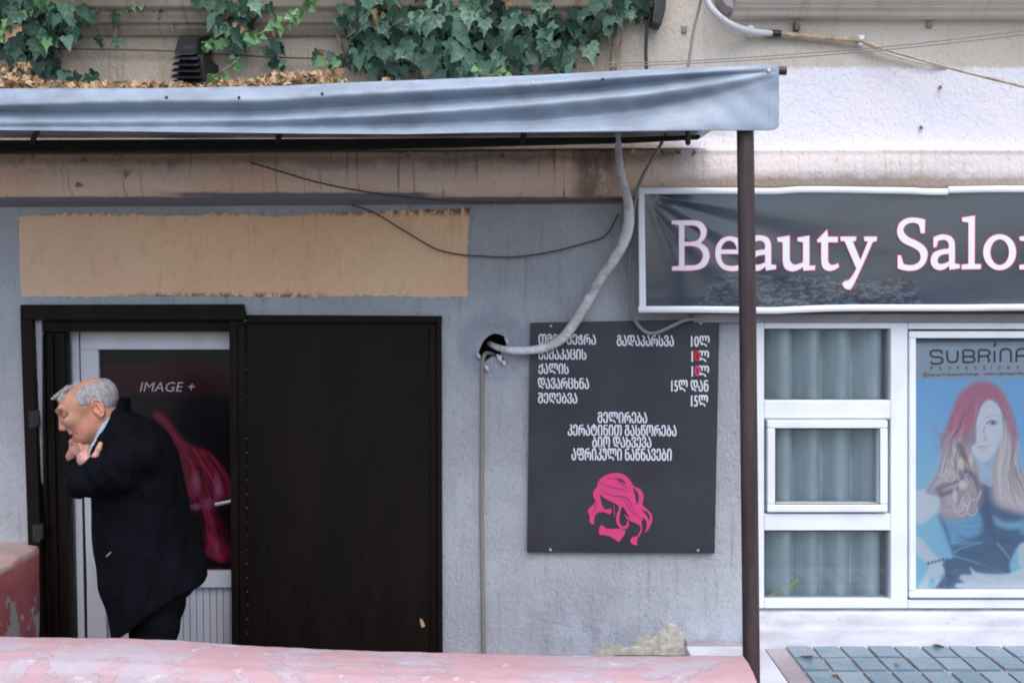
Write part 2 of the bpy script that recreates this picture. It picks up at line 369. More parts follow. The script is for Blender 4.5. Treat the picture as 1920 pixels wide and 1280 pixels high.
mStem = M('woody_stem', c(92,76,58), .85); n1 = mStem.noise((40,40,8),5,.7); mStem.set('Base Color', mStem.mix(n1.ss(.35,.65), c(86,74,60), c(150,138,122))); mStem.bump(n1,.004)
mPrint = M('printed_picture', rough=.35, spec=.4); mPrint.set('Base Color', mPrint.attr('Col')); mPrint.set('Specular IOR Level', .2)
mPrintD = M('printed_door_film', rough=.22, spec=.4); mPrintD.set('Base Color', mPrintD.attr('Col'))
# ---------------------------------------------------------------- ground
PIT = -0.45
g = MB()
g.box(-900, 900, -900, -1.36, -.3, -.012)                      # road to the horizon
g.box(-900, -2.5, -1.36, .0, -.3, -.013); 
g.build('street', mAsph.mat, kind='structure')
MB().box(-2.6, .76, -1.1, .4, PIT-.1, PIT).build('sunken_floor', mConc.mat, kind='structure')
XP = wx(1430)                                                   # left edge of the paved strip
pv = MB().box(.756, XP-.002, -1.36, -.001, PIT-.1, -.004).build('kerb', mLedge.mat, bevel=.006, kind='structure')
pav = MB().box(XP+.002, 900, -1.36, -.001, -.2, -.006).build('pavement', mConc.mat, kind='structure')
xs0 = wx(1467); pitch = .1165
def tile_mesh(w, d):
    m = MB().box(-w/2, w/2, -d/2, d/2, -.012, .006)
    me = bpy.data.meshes.new('glass_tile'); me.from_pydata(m.v, [], m.f); me.materials.append(mTile.mat); return me
rows = [(-.045, -.19), (-.202, -.345), (-.375, -.515), (-.527, -.66), (-.69, -.825), (-.837, -.97), (-1.0, -1.135), (-1.147, -1.28)]
for y1, y0 in rows:
    tm = tile_mesh(pitch-.016, y1-y0)
    for i in range(24):
        o = bpy.data.objects.new('glass_tile', tm); col.objects.link(o)
        o.location = (xs0+pitch*(i+.5)+random.uniform(-.003,.003), (y0+y1)/2+random.uniform(-.004,.004), random.uniform(-.002,.001)); o.rotation_euler = (random.uniform(-.012,.012), random.uniform(-.012,.012), random.uniform(-.015,.015)); par(o, pav)

# ---------------------------------------------------------------- facade
bld = empty('salon_building', (0, .2, PIT), 'stuccoed salon facade with grey plaster left and pale cream wall right', 'building')
XL, XR, YT, YB = -1600, 3600, -1500, 1402
holes = [(78, 829, 596, YB+5), (1427, 2300, 607, 1141), (884, 968, 606, 706)]
xc = sorted({XL, XR, 78, 829, 884, 968, 1427, 2300}); yc = sorted({YT, YB, 596, 606, 607, 706, 1141})
w = MB()
for i in range(len(xc)-1):
    for j in range(len(yc)-1):
        mx, my = (xc[i]+xc[i+1])/2, (yc[j]+yc[j+1])/2
        if any(a < mx < b and u < my < v for a, b, u, v in holes): continue
        w.quad(W(xc[i], yc[j+1]), W(xc[i+1], yc[j+1]), W(xc[i+1], yc[j]), W(xc[i], yc[j]))
# reveals of the door and window openings
def reveal(a, b, u, v, dep, bottom=True):
    P = [W(a,u), W(b,u), W(b,v), W(a,v)]; Q = [p+Vector((0,dep,0)) for p in P]
    for k in range(4):
        if k == 2 and not bottom: continue
        w.quad(P[k], P[(k+1)%4], Q[(k+1)%4], Q[k])
reveal(78, 829, 596, YB+5, .35, False); reveal(1427, 2300, 607, 1141, .16)
# ragged pipe hole
hole_px = [(899,676),(897,660),(903,645),(909,636),(917,629),(927,625),(937,627),(944,630),(948,637),(949,647),(947,656),(938,664),(944,672),(946,676),(936,672),(925,668),(912,668),(905,680)]
hp = [hole_px[i] for i in range(len(hole_px))]
cx_, cy_ = 925, 652
ang = [math.atan2(b-cy_, a-cx_) for a, b in hp]
order = sorted(range(len(hp)), key=lambda i: ang[i]); hp = [hp[i] for i in order]
def sq(a, b):
    dx, dy = a-cx_, b-cy_; t = min([(v-cx_)/dx for v in (884, 968) if dx and (v-cx_)/dx > 0]+[(v-cy_)/dy for v in (606, 706) if dy and (v-cy_)/dy > 0])
    return (cx_+dx*t, cy_+dy*t)
ring = []
for k, (a, b) in enumerate(hp): ring.append((sq(a, b), (a, b)))
for cor in ((884,606),(968,606),(968,706),(884,706)):
    an = math.atan2(cor[1]-cy_, cor[0]-cx_)
    ks = [math.atan2(q[1][1]-cy_, q[1][0]-cx_) for q in ring]
    i = sum(k < an for k in ks); p0 = ring[(i-1) % len(ring)][1]; p1 = ring[i % len(ring)][1]
    ring.insert(i, (cor, ((p0[0]+p1[0])/2, (p0[1]+p1[1])/2)))
n = len(ring)
for k in range(n):
    (o0, i0), (o1, i1) = ring[k], ring[(k+1)%n]
    j0 = W(*i0)+Vector((0,.012,0)); j1 = W(*i1)+Vector((0,.012,0))
    w.quad(W(*o0), W(*o1), j1, j0); w.quad(j0, j1, j1+Vector((0,.2,0)), j0+Vector((0,.2,0)))
w.build('wall', mW.mat, bld)
MB().pbox(880, 972, 600, 710, .21, .23).build('cavity_back', mDark.mat, bld)
# moulding: a bulging string course
prof = [(286,.0),(287,.085),(292,.1),(300,.098),(312,.104),(330,.108),(345,.1),(358,.085),(368,.062),(376,.045),(381,.02),(386,.0)]
m = MB()
NX = 160
def mf(u, v):
    px = XL+(XR-XL)*u; k = v*(len(prof)-1); i = min(int(k), len(prof)-2); t = k-i
    py = prof[i][0]*(1-t)+prof[i+1][0]*t; d = prof[i][1]*(1-t)+prof[i+1][1]*t
    py += (480-px)*.0062 if 0 < px < 1300 else ((480-max(0,min(1300,px)))*.0062)
    d += .006*math.sin(px*.011+py*.05)*(d > .03)+.003*math.sin(px*.05)*(d > .03)
    s = 430.; return Vector(((px-960)/s, -d, CZ-(py-HY)/s))
m.grid(mf, NX, 44)
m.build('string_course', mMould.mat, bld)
# upper cornices
def cornice(px0, px1, prof):
    m = MB(); n = len(prof)
    for px in (px0, px1):
        for py, d in prof: m.v.append(tuple(Vector(((px-960)/430., -d, CZ-(py-HY)/430.))))
    m.f = [(i, i+1, n+i+1, n+i) for i in range(n-1)]; m.f += [tuple(range(n)), tuple(range(2*n-1, n-1, -1))]; m.sm = [False]*len(m.f)
    return m
pr = [(-260,.0),(-260,.26),(-40,.25),(-38,.20),(-2,.19),(0,.155),(14,.15),(27,.135),(32,.10),(37,.10),(44,.085),(50,.075),(52,.05),(57,.05),(62,.035),(68,.02),(70,.0)]
cornice(-1500, 1150, pr).build('cornice', mCorn.mat, bld, bevel=.004)
pr = [(-260,.0),(-260,.22),(-22,.21),(-20,.17),(2,.16),(4,.12),(14,.115),(20,.09),(23,.085),(26,.06),(34,.055),(38,.03),(39,.0)]
cornice(1368, 3500, pr).build('cornice', mCorn.mat, bld, bevel=.004)
m = MB(); m.prism([(1320,-300),(1368,-300),(1366,30),(1352,24),(1340,6)], -.12, .0, ref=0); m.build('cornice_end', mConc.mat, bld, bevel=.006)
# cream paint patch with ragged edge (thin sheet proud of the wall)
top = [(36,404),(120,399),(250,402),(330,405),(420,400),(520,406),(600,400),(700,397),(800,393),(881,390)]
rt = [(878,430),(876,470),(877,510),(877,556)]
bot = [(800,557),(700,554),(560,557),(430,556),(330,554),(200,556),(90,557),(40,556)]
lf = [(38,510),(37,460)]
pts = top+rt+bot+lf; out = []
for i in range(len(pts)):
    a, b = pts[i], pts[(i+1)%len(pts)]; L = math.hypot(a[0]-b[0], a[1]-b[1]); k = max(2, int(L/5))
    for t in range(k): out.append((a[0]+(b[0]-a[0])*t/k+random.uniform(-1,1), a[1]+(b[1]-a[1])*t/k+random.uniform(-1.6,1.6)))
MB().prism(out, -.004, -.0005, ref=0).build('painted_panel', mPatch.mat, bld, label='bare cream painted rectangle with grimy ragged edges')

# ---- window with its two sashes
FY = -.02
win = MB()
win.pbox(1418, 1433, 605, 1140, FY, .05)
win.pbox(1433.4, 1672, 605, 616, FY, .05); win.pbox(1433.4, 1670, 750, 784, FY, .05); win.pbox(1433.4, 1670, 963, 994, FY, .05); win.pbox(1433.4, 1672, 1123, 1140, FY, .05)
win.pbox(1670.4, 1702, 605, 1140, FY-.001, .05)
win.pbox(1702.4, 2160, 605, 617, FY, .05); win.pbox(1702.4, 2160, 1124, 1140, FY, .05); win.pbox(2160.4, 2190, 605, 1140, FY, .05)
win.pbox(1433.4, 1670, 784.3, 787, FY+.012, .04)
wf = win.build('window', mPVC.mat, bld, bevel=.004)
def frame(px0, px1, py0, py1, t, y0, y1, name, mat, parent, bevel=.005):
    m = MB(); m.pbox(px0, px1, py0, py0+t, y0, y1); m.pbox(px0, px1, py1-t, py1, y0, y1)
    m.pbox(px0, px0+t, py0+t+.1, py1-t-.1, y0, y1); m.pbox(px1-t, px1, py0+t+.1, py1-t-.1, y0, y1)
    return m.build(name, mat, parent, bevel=bevel)
frame(1439, 1665, 788, 960, 15, FY-.016, .05, 'sash', mPVC.mat, wf)
frame(1705, 2158, 621, 1121, 13, FY-.012, .05, 'sash', mPVC.mat, wf)
frame(1452, 1652, 801, 946, 2.5, FY-.0135, -.03, 'gasket', mRub.mat, wf, 0)
for q in ((1432.5,1671,616,750),(1453,1651,803,945),(1432.5,1671,994,1123)):
    MB().pbox(q[0], q[1], q[2], q[3], .012, .018).build('pane', mGlass, wf)
    frame(q[0], q[1], q[2], q[3], 2.0, .008, .011, 'gasket', mRub.mat, wf, 0)
MB().pbox(1717, 2146, 633, 1109, .004, .008).build('pane', mPosterGlass, wf)
# stained lintel strip and sill
MB().pbox(1300, 3500, 588, 604.5, -.03, -.0005).build('lintel_strip', mConc.mat, bld, bevel=.004)
sl = MB()
def slf(u, v):
    px = 1404+(3500-1404)*u
    pts_ = [(1141,.02),(1146,-.03),(1158,-.045),(1170,-.05),(1176,-.06),(1192,-.066),(1204,-.07),(1212,-.075)]
    k = v*7; i = min(int(k), 6); t = k-i
    py = pts_[i][0]*(1-t)+pts_[i+1][0]*t; d = pts_[i][1]*(1-t)+pts_[i+1][1]*t
    return Vector(((px-960)/430., d*.6+.002*math.sin(px*.07+v*5)-.002, CZ-(py-HY)/430.))
sl.grid(slf, 200, 21); sl.build('sill_ledge', mLedge.mat, bld)
# room behind the window
rm = MB(); a, b, u, v = wx(1410), wx(2320), wz(1150), wz(600)
rm.box(a, b, 1.6, 1.65, u, v+.2); rm.box(a-.05, a, .1, 1.65, u, v+.2); rm.box(b, b+.05, .1, 1.65, u, v+.2); rm.box(a, b, .165, 1.6, u-.05, u); rm.box(a, b, .165, 1.6, v+.2, v+.25)
rm.box(a, b, .1605, .165, v, v+.2)
rm.build('room_shell', mConc.mat, bld)

mLoose = M('yellowed_plaster', rough=.9, spec=.2); n1 = mLoose.noise((30,30,30),5,.7); mLoose.set('Base Color', mLoose.mix(n1.ss(.35,.65), c(168,162,152), c(206,204,192))); mLoose.bump(n1, .008)
m = MB(); m.prism([(1150,1226),(1168,1214),(1196,1210),(1222,1196),(1238,1180),(1256,1167),(1270,1172),(1277,1186),(1281,1204),(1288,1228)], -.008, -.0006, ref=0); m.build('broken_plaster', mLoose.mat, bld, bevel=.003)
m = MB(); m.prism([(1284,1196),(1300,1203),(1340,1200),(1392,1204),(1392,1232),(1290,1232)], -.020, -.0006, ref=0); m.build('skirting_patch', mConc.mat, bld, bevel=.004)
# ---- doorway
dk = mSteel.mat
door = MB()   # surrounding steel frame: lintel, jambs
door.prism([(44,571),(458,570),(464,595),(464,600),(44,600)], -.035, .02, ref=0)
door.prism([(44,600),(66,600),(84,1060),(96,1402),(70,1402),(58,1000)], -.035, .02, ref=0)
door.prism([(819,593),(828,593),(831,1402),(822,1402)], -.03, .02, ref=0)
door.prism([(464.5,590),(829,592),(829,604),(464.5,604)], -.028, .02, ref=0)
door.prism([(432,600.5),(446,600.5),(452,1402),(438,1402)], -.025, .12, ref=0)
door.prism([(66.5,600.5),(431,600.5),(431,622),(66.5,622)], .005, .14, ref=0)
fr = door.build('entrance_frame', dk, bld, bevel=.003)
m = MB()      # folded-back left steel leaf seen edge on, with ribs
m.prism([(66,622.5),(120,622.5),(134,1402),(88,1402)], .03, .07, ref=0)
for k, (o0, o1) in enumerate(((74,80),(92,96),(108,118))):
    m.prism([(o0,626),(o1,626),(o1+16,1402),(o0+16,1402)], .012, .0295, ref=0)
m.build('folded_steel_leaf', dk, bld, bevel=.003)
for py in (783, 995):
    MB().prism([(56+(py-600)*.035,py-16),(70+(py-600)*.035,py-16),(71+(py-600)*.035,py+16),(57+(py-600)*.035,py+16)], -.05, -.0355, ref=0).tube([W(64+(py-600)*.035,py-14,-.055), W(65+(py-600)*.035,py+14,-.055)], .009, 10).build('hinge', mBlack.mat, fr)
m = MB(); m.prism([(453,606),(818,602),(821,1402),(458,1402)], .0, .035, ref=0)
leaf = m.build('steel_door_leaf', dk, bld, bevel=.003)
m = MB()      # raised rim
m.prism([(447,601),(819,599.5),(819,607),(447,608)], -.014, -.0005, ref=0); m.prism([(447,608.5),(461,608.5),(466,1402),(452,1402)], -.014, -.0005, ref=0); m.prism([(806,607.5),(818.5,607.5),(821,1402),(808,1402)], -.0145, -.0005, ref=0)
m.build('door_rim', dk, leaf, bevel=.003)
for py in range(640, 1210, 26): MB().tube([W(461+(py-608)*.006, py, -.0145), W(461+(py-608)*.006, py, -.0165)], .0022, 8).build('rivet', mStem.mat, leaf)
m = MB(); m.prism([(788,1158),(793,1162),(797,1172),(791,1176),(788,1168)], -.006, -.0005, ref=0); m.build('rust_chip', mDry.mat, leaf)
# white plastic inner door
DY = .09
def ref(pts): return [(a, b) for a, b in pts]
def P(m, pts, y0, y1): return m.prism(pts, y0, y1, ref=0)
m = MB()
P(m, [(121,623),(134,623),(149,1402),(137,1402)], DY-.01, DY+.05)       # fixed frame left
P(m, [(121,622.6),(431,622.6),(431,624),(121,624)], DY-.005, DY+.05)
P(m, [(135.5,625),(431.5,625),(431.5,657),(135.5,657)], DY, DY+.05)
P(m, [(135.5,657.3),(170,657.3),(185,1200),(188,1402),(152,1402),(148,1100)], DY, DY+.05)
P(m, [(421,657.3),(431.5,657.3),(445,1402),(436,1402),(432,1080)], DY, DY+.05)
P(m, [(183,1079),(432,1079),(434,1110),(184,1110)], DY-.008, DY+.05)
dr = m.build('door', mPVCd.mat, bld, bevel=.004, label='white plastic glazed inner door with printed film')
m = MB()
def dz(a): return a
P(m, [(184,1110.5),(434,1110.5),(438,1402),(190,1402)], DY+.03, DY+.045)
m.build('backing_sheet', mPVCd.mat, dr)
me_ = None
for k in range(19):
    x0 = 188+k*12.9
    o = MB(); P(o, [(x0,1111),(x0+11.6,1111),(x0+14.6,1402),(x0+3,1402)], DY+.018, DY+.0295); o.build('panel_slat', mPVCd.mat, dr, bevel=.002)
m = MB(); P(m, [(134.2,623),(135.4,625),(151.5,1402),(149.2,1402)], DY-.002, DY+.02); m.build('door_gasket', mRub.mat, dr)
m = MB(); m.tube([W(404,945,DY-.055), W(409,944.5,DY-.057), W(434,939,DY-.05)], [.009,.0095,.008], 10); m.tube([W(433,939,DY-.05), W(433,940,DY+.0)], .009, 10)
P(m, [(429,915),(437,915),(438,985),(430,985)], DY-.008, DY-.0005); m.build('handle', mMetal.mat, dr, bevel=.002)
# ---------------------------------------------------------------- printed pictures: a small soft-brush painter on vertex colours
class Paint:
    def __init__(s, x0, x1, y0, y1, step, bgc):
        s.nx = int((x1-x0)/step)+1; s.ny = int((y1-y0)/step)+1; s.x0, s.x1, s.y0, s.y1 = x0, x1, y0, y1
        s.X, s.Y = np.meshgrid(np.linspace(x0, x1, s.nx), np.linspace(y0, y1, s.ny)); s.C = np.zeros((s.ny, s.nx, 3)); s.C[:] = bgc[:3]
    def blend(s, m, colr, a=1.0):
        m = np.clip(m, 0, 1)*a; s.C = s.C*(1-m[..., None])+np.array(colr[:3])*m[..., None]
    def segdist(s, P, closed):
        D = np.full(s.X.shape, 1e9); T = np.zeros(s.X.shape); n = len(P); tot = n if closed else n-1
        for i in range(tot):
            a = P[i]; b = P[(i+1) % n]; dx, dy = b[0]-a[0], b[1]-a[1]; L = dx*dx+dy*dy+1e-9
            t = np.clip(((s.X-a[0])*dx+(s.Y-a[1])*dy)/L, 0, 1); d = np.hypot(s.X-a[0]-t*dx, s.Y-a[1]-t*dy)
            k = d < D; D[k] = d[k]; T[k] = ((i+t)/tot)[k]
        return D, T
    def poly(s, P, colr, soft=1.5, a=1.0):
        P = [tuple(p) for p in spline(list(P)+[P[0]], 4)][:-1] if len(P) > 4 else P
        ins = np.zeros(s.X.shape, bool); n = len(P)
        for i in range(n):
            x1, y1 = P[i]; x2, y2 = P[(i+1) % n]
            if y1 == y2: continue
            ins ^= ((s.Y < y1) != (s.Y < y2)) & (s.X < (x2-x1)*(s.Y-y1)/(y2-y1)+x1)
        D, _ = s.segdist(P, True); s.blend(np.where(ins, .5+D/soft/2, .5-D/soft/2), colr, a)
    def stroke(s, P, w0, w1, colr, soft=1.5, a=1.0, tp=False):
        P = [tuple(p) for p in spline(P, 5)]; D, T = s.segdist(P, False); wd = (w0+(w1-w0)*T)/2*(np.minimum(1, T*4+.05) if tp else 1)
        s.blend((wd+soft/2-D)/soft, colr, a)
    def blob(s, cx, cy, rx, ry, colr, soft=.6, a=1.0):
        d = np.hypot((s.X-cx)/rx, (s.Y-cy)/ry); s.blend((1+soft/2-d)/soft, colr, a)
    def mesh(s, name, fn, mat, parent, **t):
        me = bpy.data.meshes.new(name); v = [fn(a, b) for a, b in zip(s.X.ravel(), s.Y.ravel())]
        idx = np.arange(s.nx*s.ny).reshape(s.ny, s.nx)
        f = np.stack([idx[1:, :-1], idx[1:, 1:], idx[:-1, 1:], idx[:-1, :-1]], -1).reshape(-1, 4)
        me.from_pydata([tuple(p) for p in v], [], f.tolist()); me.materials.append(mat)
        at = me.color_attributes.new('Col', 'FLOAT_COLOR', 'POINT'); at.data.foreach_set('color', np.concatenate([s.C.reshape(-1, 3), np.ones((s.nx*s.ny, 1))], 1).ravel())
        return link(name, me, parent, **t)
PR = random.Random(3)
# ---- hair salon advertising poster in the big window (px space, origin 1700,690 scale 3.045)
def K(*q): return [(1700+a/3.045, 690+b/3.045) for a, b in q]
p = Paint(1717, 2140, 638, 1106, 1.25, c(134,186,216))
yy = (p.Y-709)/397; xx = (p.X-1717)/210
p.blend(np.clip(1.1-yy*1.3, 0, 1)*.7, c(104,162,204)); p.blend(np.clip((yy-.3)*1.2, 0, 1)*.6, c(150,200,226)); p.blend(np.clip(.6-np.abs(xx-.1)*3, 0, 1)*np.clip(1-np.abs(yy-.5)*2.2, 0, 1), c(160,212,236), .6)
skin, skin2, shade = c(208,222,236), c(184,204,224), c(140,160,188)
# arms
p.poly(K((55,700),(110,690),(170,720),(195,770),(160,830),(60,885)), c(204,220,240), 3)
p.poly(K((55,960),(90,980),(150,1060),(190,1085),(215,1110),(215,1160),(190,1180),(185,1255),(165,1250),(150,1190),(110,1250),(55,1280),(100,1190),(125,1120),(60,1060)), c(204,222,242), 3)
p.poly(K((640,1010),(668,960),(700,1060),(690,1120),(640,1120)), c(196,216,236), 3)
# dress
p.poly(K((395,640),(500,665),(560,640),(700,700),(760,820),(720,960),(640,1010),(590,1110),(570,1190),(280,1265),(150,1275),(215,1180),(215,1090),(265,1075),(215,930),(185,830),(330,840),(400,780)), c(72,100,128), 3)
p.poly(K((190,840),(300,850),(410,820),(440,870),(400,960),(300,1000),(240,1010),(215,930)), c(106,160,190), 8)
p.poly(K((500,850),(560,880),(640,880),(660,900),(600,915),(520,895)), c(136,184,210), 6)
p.poly(K((645,880),(700,850),(720,940),(660,940)), c(120,176,204), 8)
for q, w_ in ((((275,880),(340,900),(430,895)),6),(((240,990),(330,1000),(440,990)),6),(((270,1050),(330,1020),(420,1000)),7),(((270,1070),(400,1110),(560,1170)),5),(((520,1000),(560,1050),(590,1090)),9),(((262,860),(268,960),(250,1010)),3),(((300,930),(380,940),(430,925)),5),(((230,1000),(260,1040),(280,1075)),5)):
    p.stroke(K(*q), w_/3, w_/6, c(140,186,208), 3, .75)
for q, w_ in ((((200,850),(235,950),(262,1060)),8),(((420,690),(440,800),(470,900)),60),(((300,960),(360,975),(440,960)),6),(((300,1040),(380,1060),(470,1050)),6),(((430,1120),(500,1150),(580,1160)),8),(((490,940),(520,980),(600,990)),20),(((215,1120),(250,1180),(230,1260)),30)):
    p.stroke(K(*q), w_/3, w_/4, c(54,76,104), 5, .7)
# near hand across the waist
p.poly(K((365,1140),(400,1165),(480,1175),(600,1170),(700,1110),(740,1110),(740,1260),(400,1262),(290,1250),(285,1230),(330,1222),(305,1200),(315,1180),(370,1178)), c(206,222,240), 3)
for k in range(4): p.stroke(K((310+k*12,1200+k*16),(400,1208+k*13),(480,1215+k*6)), 1.2, .5, c(150,172,200), 1.5, .7)
for k in range(5): p.blob(*K((125+k*20,1112-k*5))[0], 3, 3.4, c(60,80,104), .6, .8)
for q in (((160,1190),(158,1230)),((185,1180),(178,1250))): p.stroke(K(*q), 1, .5, c(146,168,196), 1.5, .7)
# neck and face
p.poly(K((395,520),(500,520),(495,665),(450,665),(400,620)), c(156,176,200), 3)
p.poly(K((395,520),(440,530),(480,600),(440,640),(400,610)), c(180,196,212), 6, .7)
p.poly(K((445,185),(490,180),(530,225),(550,300),(548,380),(520,450),(470,520),(430,530),(390,500),(370,455),(395,420),(395,300),(420,220)), c(222,232,242), 2.5)
p.poly(K((520,260),(548,300),(546,390),(515,455),(480,515),(500,430),(530,350)), c(176,192,214), 5, .8)
p.blob(*K((490,310))[0], 11, 4.6, c(120,146,172), 1.0, .8); p.blob(*K((494,312))[0], 4.2, 3.2, c(50,70,96), .6, .9)
p.stroke(K((455,318),(475,300),(500,296),(525,306)), 1.6, .8, c(54,64,84), 1.3, .95); p.stroke(K((460,322),(490,330),(520,320)), .9, .5, c(80,100,124), 1.2, .7)
p.stroke(K((450,290),(480,272),(515,268),(535,280)), 1.8, .6, c(120,118,130), 1.4, .8)
p.stroke(K((447,330),(440,360),(452,390),(455,410)), 2.2, 1.3, c(90,110,138), 1.8, .85); p.blob(*K((447,410))[0], 3.4, 1.2, c(110,112,134), .6, .8)
p.stroke(K((408,452),(430,446),(448,448),(464,446)), 2.6, 1.4, c(170,118,136), 1.4, .85); p.stroke(K((410,456),(436,458),(464,450)), .9, .6, c(104,74,98), 1, .8); p.stroke(K((418,466),(440,471),(458,462)), 2.4, 1.4, c(190,142,158), 1.5, .8)
# hair masses
p.poly(K((440,75),(380,85),(320,130),(285,180),(260,250),(225,330),(190,400),(200,480),(190,560),(150,640),(110,700),(150,725),(190,740),(195,820),(240,850),(330,845),(390,800),(415,720),(410,600),(395,540),(372,500),(370,440),(395,420),(400,300),(425,220),(470,180),(530,220),(548,300),(548,390),(515,470),(495,560),(495,700),(520,770),(580,800),(660,820),(740,830),(760,700),(690,620),(640,560),(632,420),(600,270),(555,150),(500,95)), c(160,134,146), 3)
p.poly(K((440,75),(380,85),(320,130),(285,180),(255,270),(240,360),(300,400),(350,350),(400,270),(430,200),(480,175),(540,220),(590,330),(625,430),(630,380),(600,270),(555,150),(500,95)), c(182,92,116), 7, .85)
p.poly(K((230,450),(300,420),(360,470),(410,600),(415,720),(390,800),(330,845),(240,850),(195,820),(190,740),(120,700),(170,630),(200,520)), c(196,178,172), 14, .85)
p.poly(K((560,380),(625,430),(640,560),(690,620),(760,700),(740,830),(600,800),(520,770),(495,700),(500,560),(530,450)), c(212,200,188), 12, .85)
hairc = [c(188,92,114), c(206,148,156), c(134,84,108), c(204,176,170), c(222,210,198), c(100,84,110)]
def strands(base, n, spread, cols, w_=1.4, a=.55):
    for _ in range(n):
        o = PR.uniform(-1, 1); fz = PR.uniform(.8,2.2); pz = PR.uniform(0,6); q = [(x_+o*spread*(.35+.65*i/len(base))+PR.uniform(-8,8)+11*math.sin(pz+i*fz), y_+PR.uniform(-12,12)) for i, (x_, y_) in enumerate(base)]
        k0 = PR.randrange(0, len(q)-2) if len(q) > 3 else 0; p.stroke(K(*q[k0:]), PR.uniform(.7,1.9)*w_, .3, cols[PR.randrange(len(cols))], 1.6, a*.9, True)
strands([(440,90),(380,130),(330,230),(290,330),(270,400)], 26, 45, hairc[:3])
strands([(470,90),(420,160),(390,270),(350,370),(330,430)], 18, 26, [hairc[0], hairc[1], hairc[2]])
strands([(490,100),(540,170),(590,290),(615,420),(620,520)], 20, 22, [hairc[0], hairc[2], c(196,130,140)])
strands([(300,330),(250,420),(240,520),(210,620),(170,690)], 26, 55, [c(226,214,216), c(110,98,122), c(204,184,172), c(238,230,224)])
strands([(330,380),(300,480),(320,580),(350,680),(320,790)], 16, 60, [c(76,62,84), c(84,66,88)], 1.8, .6)
strands([(600,420),(590,560),(620,680),(650,760)], 8, 50, [c(96,80,100)], 1.6, .55)
strands([(340,400),(310,500),(330,600),(360,700),(330,800)], 26, 55, [c(102,88,114), c(228,218,218), c(206,186,176), c(130,110,132)])
strands([(560,300),(560,450),(540,600),(560,720),(600,800)], 30, 50, [hairc[4], c(238,228,212), c(150,140,160), hairc[3]])
strands([(610,420),(610,550),(640,650),(690,740)], 26, 50, [c(240,230,208), hairc[5], c(150,124,146), hairc[3]])
for q in (((180,690),(240,660),(320,640)), ((200,720),(260,700),(300,680)), ((300,440),(330,520),(310,560)), ((340,590),(390,620),(410,700))): p.stroke(K(*q), 12, 5, c(84,70,96), 6, .65)
for k in range(14):
    cx0, cy0 = PR.uniform(200,390), PR.uniform(560,830); r0 = PR.uniform(18,42)
    p.stroke(K(*[(cx0+r0*math.cos(t), cy0+r0*1.4*math.sin(t)) for t in (0,.8,1.6,2.4,3.0)]), 2.6, .8, PR.choice([c(214,196,206), c(150,126,146), c(232,222,210)]), 1.6, .7)
for k in range(9): 
    a0, b0 = PR.uniform(120,240), PR.uniform(310,640); p.stroke(K((a0+50,b0+20),(a0+20,b0+PR.uniform(-10,30)),(a0,b0-PR.uniform(0,25))), 1.6, .4, PR.choice([c(110,96,116), c(196,170,160)]), 1.3, .7)
p.blob(*K((320,665))[0], 8, 8, c(230,218,196), .8, .9); p.blob(*K((310,545))[0], 6, 11, c(236,214,176), .8, .9); p.blob(*K((368,520))[0], 4, 10, c(232,206,176), .9, .8); p.blob(*K((275,730))[0], 4, 14, c(226,210,216), .9, .8)
p.C = np.minimum(p.C*1.45, .92)*.93+np.array(c(206,220,236)[:3])*.07
# banner strip
yb = 711-(p.X-1717)*.016
p.blend(yb-p.Y+.5, c(176,188,200)); p.blend(643-(p.X-1717)*.012-p.Y+.5, c(104,128,164))
pm = p.mesh('advert_poster', lambda a, b: W(a, b, .022), mPrint.mat, None, label='blue poster of a woman with long red and blonde hair behind the big window', cat='poster')

# ---- text helper: builds lettering as a flat mesh fitted to a photo pixel box
def text_mesh(name, s, box, y, mat, parent, off=0.0, slope=0.0, shear=0.0, ext=.0006, bold=0, **t):
    cu = bpy.data.curves.new('tmp', 'FONT'); cu.body = s; cu.offset = off; cu.resolution_u = 4; cu.fill_mode = 'FRONT'
    o = bpy.data.objects.new('tmp', cu); col.objects.link(o); bpy.context.view_layer.update()
    dg = bpy.context.evaluated_depsgraph_get(); me0 = o.evaluated_get(dg).to_mesh()
    v = np.array([tuple(q.co) for q in me0.vertices]); f = [tuple(q.vertices) for q in me0.polygons]; o.evaluated_get(dg).to_mesh_clear()
    bpy.data.objects.remove(o); bpy.data.curves.remove(cu)
    v[:, 0] += shear*v[:, 1]; lo, hi = v.min(0), v.max(0); x0, x1, y0, y1 = box
    px = x0+(v[:, 0]-lo[0])/(hi[0]-lo[0])*(x1-x0); py = y1-(v[:, 1]-lo[1])/(hi[1]-lo[1])*(y1-y0)+(px-(x0+x1)/2)*slope
    me = bpy.data.meshes.new(name); yv = y if callable(y) else (lambda a, b: y)
    P_ = []; F_ = []
    for k, sh in enumerate((0, -bold, bold) if bold else (0,)):
        F_ += [tuple(i+len(P_) for i in q) for q in f]; P_ += [tuple(W(a+sh, b, yv(a, b)-k*.0002)) for a, b in zip(px, py)]
    if bold: ext = 0
    me.from_pydata(P_, [], F_); me.materials.append(mat)
    ob = link(name, me, parent, **t)
    if ext: m = ob.modifiers.new('solidify', 'SOLIDIFY'); m.thickness = ext; m.offset = 0
    return ob
